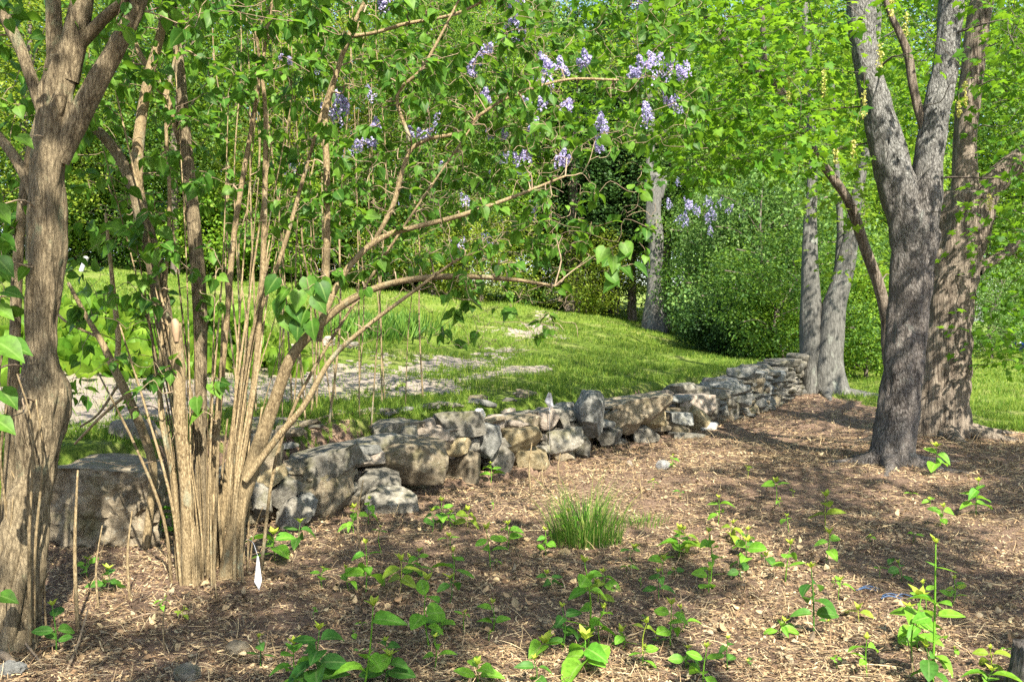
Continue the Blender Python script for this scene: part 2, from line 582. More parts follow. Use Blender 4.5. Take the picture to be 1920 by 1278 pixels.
M['stone_blue'] = stone_mat("stone_blue", (.075, .077, .07), (.165, .165, .15), (.28, .275, .25), .25)
M['stone_yellow'] = stone_mat("stone_yellow", (.14, .11, .06), (.27, .215, .12), (.39, .33, .21), .35)
M['stone_pink'] = stone_mat("stone_pink", (.15, .125, .10), (.27, .225, .18), (.39, .34, .28))
M['stone_white'] = stone_mat("stone_white", (.38, .355, .32), (.50, .475, .44), (.6, .58, .55))

def ground_mat(kind):
    m, t, b = new_mat(kind)
    co = mapped(t, (1, 1, 1))
    if kind == "mulch":
        n = noise_tex(t, co, 46, 10, .78)
        c = ramp(t, [(.3, (.042, .027, .02)), (.46, (.125, .082, .058)), (.58, (.24, .165, .118)), (.72, (.40, .30, .22))], n)
        big = noise_tex(t, co, 1.6, 5, .6)
        c = mixc(t, ramp(t, [(.4, (0, 0, 0)), (.65, (.5, .5, .5))], big), c, (.18, .122, .085))
        bump(t, b, n, 1.0, .03)
    elif kind == "lawn":
        n = noise_tex(t, co, 40, 8, .75)
        c = ramp(t, [(.3, (.04, .075, .012)), (.5, (.10, .155, .02)), (.7, (.20, .23, .045))], n)
        big = noise_tex(t, co, .9, 6, .65)
        c = mixc(t, ramp(t, [(.5, (0, 0, 0)), (.68, (.7, .7, .7))], big), c, (.26, .24, .10))
        bump(t, b, n, 1.0, .05)
    else:
        n = noise_tex(t, co, 60, 9, .8)
        c = ramp(t, [(.3, (.11, .09, .073)), (.5, (.225, .19, .158)), (.68, (.35, .30, .25))], n)
        big = noise_tex(t, co, 1.4, 6, .7)
        c = mixc(t, ramp(t, [(.5, (0, 0, 0)), (.7, (.6, .6, .6))], big), c, (.25, .23, .11))
        bump(t, b, n, .8, .03)
    t.links.new(c, b.inputs["Base Color"])
    b.inputs["Roughness"].default_value = .95
    b.inputs["Specular IOR Level"].default_value = .1
    return m

def plain(name, col, rough=.6, metal=0.0, var=.12):
    m, t, b = new_mat(name)
    n = noise_tex(t, mapped(t, (1, 1, 1)), 14, 5, .6)
    c = ramp(t, [(.3, tuple(x * (1 - var) for x in col)), (.7, tuple(min(1, x * (1 + var)) for x in col))], n)
    t.links.new(c, b.inputs["Base Color"])
    b.inputs["Roughness"].default_value = rough
    b.inputs["Metallic"].default_value = metal
    return m
M['white_plastic'] = plain("white_plastic", (.36, .37, .40), .35, 0, .22)
M['blue_plastic'] = plain("blue_plastic", (.012, .045, .11), .5)
M['cut_wood'] = plain("cut_wood", (.27, .18, .105), .7, 0, .25)
M['blue_paint'] = plain("blue_paint", (.01, .035, .30), .25, 0, .03)
M['tyre'] = plain("tyre", (.02, .02, .02), .8)
M['steel'] = plain("steel", (.5, .5, .52), .3, .8)
M['glass'] = plain("car_glass", (.03, .04, .05), .08)
M['lamp'] = plain("lamp_glass", (.7, .7, .7), .1)
M['ink'] = plain("ink", (.03, .03, .05), .6)

# ------------------------------------------------------------------ ground sheets: one terrain cut along its borders
def build_ground():
    ang = np.concatenate([np.arange(-180, -48, 6.0), np.arange(-48, 48, .22), np.arange(48, 180, 6.0)])
    rad = np.concatenate([[.0], np.geomspace(.6, 2.6, 12), np.geomspace(2.65, 30, 380), np.geomspace(30.8, 900, 60)])
    A, Rr = np.meshgrid(np.radians(ang), rad, indexing='ij')
    X, Y = np.sin(A) * Rr, np.cos(A) * Rr
    Z = ground_z(X.ravel(), Y.ravel()).reshape(X.shape)
    V = np.stack([X, Y, Z], -1).reshape(-1, 3)
    na, nr = len(ang), len(rad)
    i = np.arange(na)[:, None]
    j = np.arange(nr - 1)[None, :]
    i2 = (i + 1) % na
    Fq = np.stack([i * nr + j, i * nr + j + 1, i2 * nr + j + 1, i2 * nr + j], -1).reshape(-1, 4)
    cen = V[Fq].mean(1)
    zn = zone(cen[:, 0], cen[:, 1])
    for k, (nm, kd) in enumerate((("mulch_bed", "mulch"), ("lawn", "lawn"), ("gravel_drive", "gravel"))):
        f = Fq[zn == k][:, ::-1]
        u, inv = np.unique(f, return_inverse=True)
        me = mesh_np(nm, V[u], [inv.reshape(f.shape)])
        tag(link(nm, me, ground_mat(kd)), kind='structure')
build_ground()

# litter of bark chips, needles and dead leaves on the bed
def polar_pts(n, r0, r1, a0, a1, pw=0.0):
    a = np.radians(rng.uniform(a0, a1, n))
    u = rng.uniform(0, 1, n)
    r = r0 * (r1 / r0) ** u
    x, y = np.sin(a) * r, np.cos(a) * r
    return x, y

def chips():
    x, y = polar_pts(520000, 2.3, 19, -44, 52)
    k = zone(x, y) == 0
    x, y = x[k], y[k]
    z = ground_z(x, y)
    r = np.hypot(x, y)
    n = len(x)
    clump = fbm(np.stack([x * 2.6, y * 2.6, x * 0], -1), 31)
    keep = rng.uniform(0, 1, n) < .5 + sst(.36, .56, clump)
    x, y, z, r = x[keep], y[keep], z[keep], r[keep]
    n = len(x)
    tip = norm(np.stack([rng.normal(size=n), rng.normal(size=n), rng.normal(0, .22, n)], -1))
    nr = norm(np.stack([rng.normal(0, .35, n), rng.normal(0, .35, n), np.ones(n)], -1))
    L = (.007 + .038 * rng.uniform(0, 1, n) ** 2.2) * np.clip(r / 7, .8, 1.6)
    T = (np.array([(-.11, 0, 0), (.11, 0, 0), (.08, 1, .02), (-.08, 1, .02)], float), [np.array([(0, 1, 2, 3)])])
    mb = MB()
    leaves(mb, T, np.stack([x, y, z + .004 + rng.uniform(0, .012, n)], -1), tip, nr, L)
    # dry needles and grass straws
    m = rng.choice(n, n // 5, replace=False)
    TN = (np.array([(-.012, 0, 0), (.012, 0, 0), (.03, .5, .05), (.006, .5, .05), (-.02, 1, 0), (-.035, 1, 0)], float), [np.array([(0, 1, 2, 3), (3, 2, 4, 5)])])
    leaves(mb, TN, np.stack([x, y, z + .016], -1)[m], tip[m] * np.array([1, .6, 1]), nr[m], rng.uniform(.05, .13, len(m)) * np.clip(r[m] / 7, .9, 1.6))
    # short broken twigs
    m = rng.choice(n, 260, replace=False)
    for q in m:
        dv = np.array([tip[q, 0], tip[q, 1], 0]) * rng.uniform(.05, .16)
        p_ = np.array([x[q], y[q], z[q] + .012])
        w_ = rng.uniform(.0015, .004)
        tube(mb, np.array([[*(p_ - dv), w_], [*(p_ + np.array([rng.normal(), rng.normal(), .4]) * .012), w_], [*(p_ + dv), w_ * .6]]), 4, 2)
    # whole curled dead leaves, lying in drifts
    dr_ = fbm(np.stack([x * 1.1, y * 1.1, x * 0], -1), 35)
    m = rng.choice(n, 1500, replace=False, p=(dr_ ** 6) / np.sum(dr_ ** 6))
    for k in range(6):
        q = m[k::6]
        T_ = OVAL[0] * np.array([rng.uniform(.8, 1.3), 1, rng.uniform(.3, 2.2)])
        leaves(mb, (T_, OVAL[1]), np.stack([x, y, z + .02], -1)[q], tip[q], nr[q] * np.array([1, 1, rng.choice([-1, 1])]) + rng.normal(size=(len(q), 3)) * .3, rng.uniform(.025, .05, len(q)))
    # broader dead leaf scraps
    m = rng.choice(n, n // 9, replace=False)
    leaves(mb, SMALL, np.stack([x, y, z + .014], -1)[m], tip[m], nr[m] + rng.normal(size=(len(m), 3)) * .3, rng.uniform(.012, .034, len(m)))
    tag(link("bark_litter", mb.mesh("bark_litter", smooth=False), M['chip']), "layer of brown bark chips, needles and dead leaves covering the bed", "litter", kind='stuff')
chips()

def grass():
    x, y = polar_pts(420000, 5.5, 45, -38, 38)
    zz_ = zone(x, y)
    k = (zz_ == 1) | ((zz_ == 2) & (rng.uniform(0, 1, len(x)) < .10))
    x, y = x[k], y[k]
    jit = fbm(np.stack([x * 2.2, y * 2.2, x * 0], -1), 41)
    k = rng.uniform(0, 1, len(x)) < sst(.30, .52, jit)
    x, y, jit = x[k], y[k], jit[k]
    r = np.hypot(x, y)
    n = len(x)
    z = ground_z(x, y)
    tip = norm(np.stack([rng.normal(0, .45, n), rng.normal(0, .45, n), np.ones(n)], -1))
    nr = np.stack([rng.normal(size=n), rng.normal(size=n) - .5, np.full(n, .3)], -1)
    h = rng.uniform(.04, .10, n) * (.7 + jit) * np.interp(r, [6, 14, 45], [1, 1, .9])
    w = .0035 * np.clip(r / 8, 1, 4)
    T = (np.array([(-.5, 0, 0), (.5, 0, 0), (0, 1, 0)], float), [np.array([(0, 1, 2)])])
    tipn = norm(tip)
    nrn = norm(nr - tipn * np.sum(nr * tipn, -1, keepdims=True))
    rt = np.cross(tipn, nrn)
    pos = np.stack([x, y, z - .005], -1)
    V = np.stack([pos - rt * w[:, None], pos + rt * w[:, None], pos + tipn * h[:, None] + nrn * (h * .25)[:, None]], 1).reshape(-1, 3)
    Fc = np.arange(3 * n).reshape(-1, 3)
    tag(link("lawn_grass", mesh_np("lawn_grass", V, [Fc], False), M['grass']), "short green lawn grass growing beyond the stone wall", "grass", kind='stuff')
grass()

# ------------------------------------------------------------------ the stone wall
_ico = {}
def ico(sub):
    if sub not in _ico:
        bm = bmesh.new()
        bmesh.ops.create_icosphere(bm, subdivisions=sub, radius=1)
        _ico[sub] = (np.array([v.co[:] for v in bm.verts]), np.array([[v.index for v in f.verts] for f in bm.faces]))
        bm.free()
    return _ico[sub]

def stone_mesh(name, w, h, dp, seed, sub=4, p=4.5, cuts=13, flat_top=False, rough=1.0, mat=None):
    V, Fc = ico(sub)
    r = np.random.default_rng(seed)
    V = V / (np.sum(np.abs(V) ** p, 1) ** (1 / p))[:, None]
    for k in range(cuts):
        n = norm(r.normal(size=3) * np.array([1, 1, .8]))
        c = r.uniform(.60, .88) * np.max(V @ n)
        d = V @ n - c
        V = V - n[None] * np.maximum(d, 0)[:, None]
    q = V * np.array([w, dp, h]) / max(w, h, dp)
    V = V * (1 + rough * ((fbm(q * 1.7 + seed * 3.1, seed, 3) - .5) * .12 + (fbm(q * 6 + seed, seed + 5, 4) - .5) * .12))[:, None]
    if flat_top:
        zt = np.quantile(V[:, 2], .80)
        V[:, 2] = np.where(V[:, 2] > zt, zt + (V[:, 2] - zt) * .10, V[:, 2])
    lo, hi = V.min(0), V.max(0)
    V = (V - (lo + hi) / 2) / (hi - lo) * np.array([w, dp, h])
    me = mesh_np(name, V, [Fc])
    me.set_sharp_from_angle(angle=R(28))
    return me

STONE_GROUP = "stones of the tumbled dry stone wall"
# x0, y0, x1, y1 in the photograph, depth factor, metres behind the wall line, tilt degrees, colour, flat top, label
STONES = [
 (78, 858, 312, 1018, .75, -.05, 4, 'brown', 1, "huge pitted flat-topped slab between the two lilac trunks"),
 (150, 955, 255, 1050, .8, .12, 0, 'brown', 0, "brown stone in shade propping up the huge pitted slab"),
 (205, 784, 312, 838, .6, .75, 0, 'grey', 0, "dark squared block lying behind the huge pitted slab"),
 (250, 930, 330, 1030, .9, .3, 0, 'brown', 0, "shaded brown stone just left of the many-stemmed lilac's foot"),
 (466, 812, 536, 888, .9, .05, -8, 'brown', 0, "mossy brown block just right of the many-stemmed lilac"),
 (480, 872, 540, 912, .8, .0, 0, 'yellow', 0, "ochre lump wedged under the mossy brown block"),
 (470, 905, 512, 968, .9, -.02, 0, 'grey', 0, "small lichen-spotted stone low beside the lilac stems"),
 (504, 892, 562, 950, .9, -.05, 35, 'grey', 0, "leaning oblong grey stone beside the ochre lump"),
 (522, 938, 580, 996, .9, -.22, 40, 'grey', 0, "smooth grey cobble tipped down onto the mulch"),
 (552, 926, 592, 978, .9, -.12, 10, 'blue', 0, "small bluish cobble against the tipped smooth one"),
 (534, 836, 682, 895, .8, -.02, -14, 'grey', 1, "slanting grey wedge slab resting on a large boulder"),
 (545, 868, 664, 962, .8, -.02, 3, 'brown', 0, "large boulder with a shadowed seam beneath the slanting slab"),
 (664, 880, 752, 932, .8, -.08, 0, 'grey', 0, "rough grey stone half hidden behind the sunken boulder"),
 (676, 916, 776, 978, .8, -.45, 0, 'grey', 0, "sunken pale boulder standing out from the wall foot"),
 (648, 818, 834, 896, .7, -.02, 3, 'brown', 1, "long pillow-shaped stone with sun spots on its mossy face"),
 (742, 876, 834, 912, .7, .08, 0, 'brown', 0, "low tan stone under the pillow-shaped one"),
 (690, 780, 798, 816, .8, .5, 0, 'grey', 1, "dark flat stone on the wall top left of the small russet one"),
 (790, 784, 818, 812, .9, .25, 0, 'pink', 0, "small russet stone on the wall top"),
 (748, 798, 784, 822, .9, .3, 0, 'grey', 0, "small dark pebble-like stone above the pillow-shaped one"),
 (812, 770, 910, 818, .7, .02, -4, 'grey', 0, "lens-shaped grey stone overhanging a dark gap"),
 (806, 808, 856, 828, .9, .1, 3, 'pink', 1, "thin reddish flake under the lens-shaped stone"),
 (828, 820, 882, 852, .8, .0, 0, 'yellow', 0, "short buff stone to the right of the pillow-shaped one"),
 (872, 822, 900, 852, .9, .02, 8, 'grey', 0, "narrow grey chock beside the short buff stone"),
 (830, 846, 908, 902, .8, -.02, 0, 'brown', 0, "squarish moss-stained block at the wall foot"),
 (884, 766, 912, 790, .9, .5, 0, 'white', 0, "white stone peeping over the lens-shaped one"),
 (886, 796, 940, 854, .8, -.03, 12, 'blue', 0, "bluish upright stone with a pointed foot"),
 (902, 836, 964, 886, .8, -.02, 0, 'grey', 0, "grey block beneath the bluish upright stone"),
 (900, 778, 948, 812, .8, .35, 0, 'pink', 0, "rosy sunlit stone behind the bluish upright one"),
 (936, 795, 1014, 844, .75, .0, 0, 'yellow', 1, "yellowish rectangular block in the middle of the wall"),
 (958, 838, 1034, 884, .75, -.03, 0, 'yellow', 0, "tan footing block under the yellowish rectangular one"),
 (1028, 834, 1080, 874, .8, -.02, -12, 'brown', 0, "tilted brown footing stone left of the square pillar stone"),
 (942, 772, 1012, 800, .8, .2, 0, 'brown', 1, "flat brown stone lying on the yellowish block"),
 (1004, 766, 1048, 802, .8, .15, -15, 'pink', 0, "pale angular stone just below the white plant flag"),
 (1036, 760, 1084, 792, .8, .35, 0, 'blue', 0, "purplish grey stone just left of the tallest upright block"),
 (1044, 774, 1072, 804, .9, .05, 0, 'grey', 0, "little grey wedge at the foot of the purplish stone"),
 (1072, 735, 1136, 818, .8, -.03, -4, 'blue', 0, "tallest upright grey block in the wall"),
 (1006, 798, 1090, 840, .7, -.02, -6, 'grey', 1, "broad grey shelf stone left below the tallest upright block"),
 (1072, 812, 1108, 860, .9, -.02, 0, 'grey', 0, "square pillar stone under the tallest upright block"),
 (1118, 736, 1252, 786, .8, .08, -5, 'brown', 1, "broad flat capstone right of the tallest upright block"),
 (1128, 768, 1204, 810, .7, -.03, 16, 'brown', 0, "tilted slab sliding out from under the broad capstone"),
 (1106, 800, 1174, 832, .8, .08, 0, 'grey', 0, "shadowed stone under the tilted slab"),
 (1188, 768, 1248, 804, .8, .02, -8, 'yellow', 0, "mossy buff stone below the capstone's right end"),
 (1174, 794, 1236, 830, .8, -.05, 0, 'grey', 0, "heap-end grey stone below the mossy buff one"),
 (1240, 766, 1298, 790, .8, -.02, 4, 'blue', 1, "dark slate-like slab right of the mossy buff stone"),
 (1240, 786, 1290, 812, .8, .02, 0, 'brown', 0, "shaded stone under the dark slate-like slab"),
 (1208, 731, 1260, 762, .8, .35, 0, 'pink', 0, "pale stone behind the broad capstone's right end"),
 (1244, 718, 1308, 742, .8, .7, 0, 'grey', 0, "rounded grey stone highest at the wall's back edge"),
 (1254, 733, 1334, 772, .8, .15, 0, 'pink', 1, "pinkish layered slab left of the neat wall end"),
 (1278, 768, 1334, 810, .8, -.12, 38, 'yellow', 0, "orange stained stone leaning out of the wall"),
 (1308, 792, 1344, 816, .9, -.35, 0, 'white', 0, "bright white stone on the mulch by the orange leaning one"),
 (1252, 806, 1314, 842, .8, -.45, 4, 'grey', 1, "flat grey stone lying in the mulch in front of the wall"),
 (1318, 748, 1350, 790, .9, -.02, 0, 'grey', 0, "upright grey stone where the neat wall begins"),
 (1322, 733, 1404, 758, .8, .1, -5, 'blue', 1, "wide grey capstone where the neat wall begins"),
 (1344, 752, 1390, 782, .8, -.03, 0, 'grey', 0, "squared face stone under the wide grey capstone"),
]
for k, (x0, y0, x1, y1, dpf, back, tilt, colr, ft, lab) in enumerate(STONES):
    cx, cy = (x0 + x1) / 2, (y0 + y1) / 2
    d = wall_d(cx)
    mpp = d / F_PX
    Wd, Hd = (x1 - x0) * mpp * 1.14, (y1 - y0) * mpp * 1.14
    yaw = R(12 + 12 * random.random())
    dp = max(Hd * .9, min(Wd * dpf, .75))
    w = max(Wd * .55, (Wd - dp * math.sin(yaw) * .6) / math.cos(yaw))
    if k == 0:
        yaw, dp, w = R(10), .85, Wd
    c = P(cx, cy, d + back + dp * .42)
    c = P(cx, cy + (6 if ft else 0), d + back + dp * .42)
    if ft:
        Hd *= .92
    big = max(Wd, Hd)
    if k == 0: Hd *= 1.06
    me = stone_mesh("stone", w, Hd, dp, 100 + k, 5 if big > .5 else 4, 9 if ft else 7, 9 if ft else 14, bool(ft), 1.0 if k else 3.0)
    o = link("wall_stone", me, M['stone_' + colr], loc=tuple(c))
    o.rotation_euler = (0, R(tilt), yaw)
    tag(o, lab, "stone", STONE_GROUP)

# rubble packed between and behind the big stones
rub = [stone_mesh("rubble", .34, .13, .24, 300 + i, 4, 8, 14) for i in range(6)]
for i, me in enumerate(rub):
    me.materials.append(M[('stone_grey', 'stone_brown', 'stone_pink', 'stone_grey', 'stone_blue', 'stone_brown')[i]])
rr = random.Random(5)
for i in range(190):
    px = rr.uniform(455, 1345)
    d = wall_d(px)
    hi = np.interp(px, [300, 500, 650, 850, 1100, 1330], [.36, .38, .40, .50, .50, .42])
    back = rr.uniform(.12, .42)
    x = (px - CX) / F_PX * d
    o = link("rubble_stone", rub[i % 6], None, loc=(x - back * .5, d + back, rr.uniform(.03, hi)))
    k = rr.uniform(.55, 1.25)
    o.scale = (k * rr.uniform(.9, 1.6), k, k * rr.uniform(.6, 1.0))
    o.rotation_euler = (rr.uniform(-.12, .12), rr.uniform(-.16, .16), R(42) + rr.uniform(-.4, .4) + rr.choice([0, math.pi]))
    tag(o, "small rubble stone packed between the big stones of the wall", "stone", "rubble packed into the tumbled wall")

for i in range(46):
    px = rr.uniform(520, 1080)
    d = wall_d(px)
    bk = rr.uniform(.45, .95)
    x, y = (px - CX) / F_PX * d - bk * .6, d + bk
    k = rr.uniform(.3, .75)
    o = link("rubble_stone", rub[i % 6], None, loc=(x, y, gz(x, y) + .03 * k))
    o.scale = (k * 1.3, k, k * .8)
    o.rotation_euler = (rr.uniform(-.2, .2), rr.uniform(-.2, .2), rr.uniform(0, 6.28))
    tag(o, "small loose stone lying in the litter along the wall's back edge", "stone", "loose stones behind the wall top")

# the neat far stretch: one wall, its stones as parts
wl = thing("dry_stone_wall", "neatly stacked low stone wall running up to the grey twin-trunked tree", "stone wall", (*WXY[11], 0.0))
base = np.array(wl.location)
i = 0
heap = MB()
for px0 in np.arange(1346, 1514, 6.0):
    d = wall_d(px0)
    ht = np.interp(px0, [1340, 1400, 1440, 1500], [.40, .50, .62, .72]) * rr.uniform(.82, 1.06)
    for lay in (0, 1):
        z = .0
        while z < ht:
            h = rr.choice([rr.uniform(.05, .1), rr.uniform(.08, .22)])
            top = z + h >= ht
            w = rr.uniform(.2, .62) * (1.25 if top else 1)
            bk = .10 + z * .12 + lay * .3 + rr.uniform(-.05, .08)
            loc = np.array([(px0 + rr.uniform(-3, 3) - CX) / F_PX * d - bk * .55, d + bk * .6, z + h / 2]) - base
            rot = (rr.uniform(-.08, .08), rr.uniform(-.16, .16), R(52) + rr.uniform(-.6, .6))
            me = stone_mesh("stone", w, h * 1.1, rr.uniform(.28, .45) * (1.3 if top else 1), 500 + i * 3 + lay, 3, 7, 13, top)
            if lay == 0 and i < 98:
                o = link("stone", me, M[rr.choice(['stone_grey', 'stone_grey', 'stone_blue', 'stone_brown', 'stone_blue', 'stone_brown'])], wl)
                o.location, o.rotation_euler = tuple(loc), rot
                i += 1
            else:
                me.transform(Matrix.Translation(loc) @ Matrix.Rotation(rot[2], 4, 'Z'))
                n_ = len(me.vertices)
                co = np.zeros(n_ * 3); me.vertices.foreach_get("co", co)
                fv = np.zeros(len(me.loops), np.int32); me.loops.foreach_get("vertex_index", fv)
                heap.add(co.reshape(-1, 3), [fv.reshape(-1, 3)])
                bpy.data.meshes.remove(me)
            z += h * .93
tag(link("back_stones", heap.mesh("back_stones"), M['stone_grey'], wl), kind='stuff')

for (px, py, w, h, colr, lab) in [
    (1243, 872, 30, 17, 'white', "smooth pale oval pebble alone on the mulch"),
    (1180, 868, 14, 9, 'pink', "tiny reddish pebble left of the pale oval one"),
    (446, 1216, 46, 28, 'brown', "rough dark stone in the litter at the lower left"),
    (352, 1262, 66, 28, 'grey', "dark greyish stone at the bottom edge left of the leafy shoots"),
    (20, 1258, 50, 26, 'blue', "bluish stone at the foot of the gnarled lilac"),
    (1058, 1034, 22, 12, 'yellow', "ochre flat stone in front of the grass clump"),
    (617, 640, 34, 18, 'pink', "pinkish edging stone in front of the strap-leaved clump"),
    (660, 648, 30, 13, 'grey', "low grey edging stone beside the gravel drive"),
    (545, 655, 30, 15, 'pink', "rosy edging stone behind the arching lilac stem"),
    (1390, 690, 18, 13, 'grey', "lone grey stone on the lawn behind the neat wall")]:
    g = G(px, py + h * .4)
    mpp = g[1] / F_PX
    me = stone_mesh("stone", w * mpp, h * mpp * 1.2, w * mpp * .75, int(px), 4, 2.6 if colr == 'white' else 3.5, 3 if colr == 'white' else 12, False, .35 if colr == 'white' else 3.2)
    o = link("stone", me, M['stone_' + colr], loc=(g[0], g[1], g[2] + h * mpp * .38))
    o.rotation_euler = (0, 0, rr.uniform(0, 3))
    tag(o, lab, "stone")

# ------------------------------------------------------------------ woody plants
def trace(pts, d=None, dd=0.0):
    """pixel trace rows (px, py, width_px[, d]) -> x, y, z, radius"""
    out = []
    for i, q in enumerate(pts):
        dist = q[3] if len(q) > 3 else d + dd * i
        out.append([*P(q[0], q[1], dist), q[2] * .5 * dist / F_PX])
    return np.array(out)

def grow(mb, nodes, targets, r0=.012, r1=.0025, sag=.06, seed=0, sides=5, wig=.08, reach=.7):
    """join every target to the nearest wood by a twig; returns twig end directions"""
    r = np.random.default_rng(seed)
    cap = len(nodes) + len(targets) * 4
    N = np.zeros((cap, 4))
    n = len(nodes)
    N[:n] = nodes
    dmin = np.min(np.linalg.norm(targets[:, None, :] - nodes[None, ::max(1, n // 60), :3], axis=2), axis=1)
    dirs = np.zeros((len(targets), 3))
    for ti in np.argsort(dmin):
        t = targets[ti]
        v = t - N[:n, :3]
        dd = np.linalg.norm(v, axis=1) + np.maximum(0, -v[:, 2]) * .8
        k = int(np.argmin(dd))
        a, ra = N[k, :3], N[k, 3]
        L = np.linalg.norm(t - a)
        if L < .03:
            dirs[ti] = norm(r.normal(size=3))
            continue
        rs = min(ra * .75, r0 * (.6 + .5 * L))
        path = []
        for s in (0, .33, .67, 1.0):
            p = a + (t - a) * s + r.normal(size=3) * wig * L * math.sin(math.pi * s) + np.array([0, 0, sag * L * math.sin(math.pi * s)])
            path.append([*p, rs + (r1 - rs) * s])
        path = np.array(path)
        tube(mb, path, sides if rs < .02 else sides + 2, 3)
        N[n:n + 3] = path[1:]
        n += 3
        dirs[ti] = path[3, :3] - path[2, :3]
    return norm(dirs)

def dense(path, per=6):
    return catmull(path, per)

# ---- gnarled old lilac at the left edge
LIL_D = 4.25
g0 = np.array([*P(22, 1250, 4.05)[:2], 0])
g0[2] = gz(g0[0], g0[1])
lil = thing("old_lilac", "gnarled thick-trunked old lilac at the left edge", "lilac tree", g0)
tr = MB()
path = trace([(14, 1285, 110, 4.02), (20, 1245, 80, 4.05), (28, 1150, 70, 4.1), (36, 1040, 74, 4.15), (52, 950, 66, 4.2), (66, 880, 68), (76, 800, 78), (82, 740, 80), (78, 680, 54), (78, 610, 48), (84, 540, 55), (90, 460, 60), (92, 380, 58), (92, 320, 60), (100, 240, 56), (110, 170, 60), (118, 110, 52)], LIL_D)
nl = [tube(tr, path, 64, 20, .20, .085, 3, freq=30)]
r7 = np.random.default_rng(17)
for k in range(6):
    c_ = nl[0][::14]
    ph, fr, amp = r7.uniform(0, 6.28), r7.uniform(.25, .55), r7.uniform(.55, .85)
    i0, i1 = (0, len(c_)) if k < 3 else (r7.integers(0, 6), r7.integers(11, len(c_)))
    q = []
    for i_, (x_, y_, z_, r_) in enumerate(c_[i0:i1]):
        a_ = ph + fr * i_
        q.append([x_ + math.cos(a_) * r_ * amp, y_ - abs(math.sin(a_)) * r_ * amp, z_, r_ * r7.uniform(.30, .48)])
    q[-1][3] *= .5
    tube(tr, np.array(q), 20, 14, .16, .06, 30 + k, freq=34)
link("trunk", tr.mesh("trunk", g0), M['lilac_bark'], lil)
for q in ([(112, 180, 46), (106, 110, 34), (102, 60, 29), (96, -60, 24), (90, -260, 18)],
          [(122, 150, 50), (146, 50, 42), (165, -80, 34), (180, -300, 24)],
          [(108, 300, 46), (138, 240, 44), (180, 160, 38), (230, 70, 32), (262, 0, 28), (300, -120, 22), (330, -300, 14)],
          [(140, 90, 26), (168, 62, 24), (205, 25, 21), (250, -10, 18), (320, -70, 14), (420, -140, 10)],
          [(88, 420, 24), (55, 345, 22), (20, 285, 18), (-30, 225, 14), (-90, 160, 10)],
          [(92, 240, 30), (70, 180, 24), (40, 95, 22), (8, 30, 22), (-30, -40, 18)]):
    b = MB()
    nl.append(tube(b, trace(q, LIL_D), 16, 10, .10, .05, len(q) + int(q[0][0]), freq=18))
    link("branch", b.mesh("branch", g0), M['lilac_bark'], lil)
b = MB()
nl.append(tube(b, trace([(0, 1240, 40, 4.3), (6, 1050, 34, 4.4), (20, 900, 28, 4.45), (26, 700, 22, 4.45), (30, 560, 20, 4.45), (38, 430, 18, 4.4), (55, 300, 18, 4.35), (80, 220, 26, 4.3)]), 14, 8, .12, .06, 9, freq=16))
link("secondary_stem", b.mesh("secondary_stem", g0), M['lilac_bark'], lil)
b = MB()
r1 = random.Random(3)
for i in range(26):
    x = r1.choice([r1.uniform(-40, 20), r1.uniform(0, 60), r1.uniform(50, 75)])
    y0 = r1.uniform(1150, 1260)
    top = r1.uniform(520, 1050)
    dd = r1.uniform(3.95, 4.5)
    tube(b, trace([(x, y0, 7), (x + r1.uniform(-8, 8), (y0 + top) / 2, 6), (x + r1.uniform(-18, 22), top, 4), (x + r1.uniform(-25, 30), top - 110, 3)], dd), 6, 4)
link("sucker_shoots", b.mesh("sucker_shoots", g0), M['stem_bark'], lil)
nodesL = np.concatenate(nl)

def lilac_leaves(mb, ends, dirs, size=(.06, .105), per=(3, 6), seed=0, droop=.5):
    r = np.random.default_rng(seed)
    P_, T_, N_, S_ = [], [], [], []
    for e, d in zip(ends, dirs):
        k = r.integers(*per)
        for j in range(k):
            side = rand_dirs(1, r)[0]
            t = norm(side * .8 + d * .5 + np.array([0, 0, -droop]))
            n = norm(np.array([0, 0, 1.0]) + r.normal(size=3) * .55)
            off = -d * r.uniform(0, .12)
            P_.append(e + off + t * .02)
            T_.append(t)
            N_.append(n)
            S_.append(r.uniform(*size))
    leaves(mb, HEART, np.array(P_), np.array(T_), np.array(N_), np.array(S_))

def px_targets(spec, seed):
    """spec rows: n, px0, px1, py0, py1, d0, d1"""
    r = np.random.default_rng(seed)
    out = []
    for n, a, b_, c, d_, e, f in spec:
        for i in range(n):
            out.append(P(r.uniform(a, b_), r.uniform(c, d_), r.uniform(e, f)))
    return np.array(out)

tg = px_targets([(110, -220, 280, -420, 80, 3.6, 5.2), (70, -200, 150, 60, 420, 4.3, 5.2), (16, -120, 40, 380, 800, 4.0, 4.7), (110, 150, 620, -420, 60, 3.6, 5.4)], 4)
tw, lf = MB(), MB()
dr = grow(tw, nodesL, tg, .010, .002, .06, 5)
lilac_leaves(lf, tg, dr, (.045, .09), (3, 7), 6)
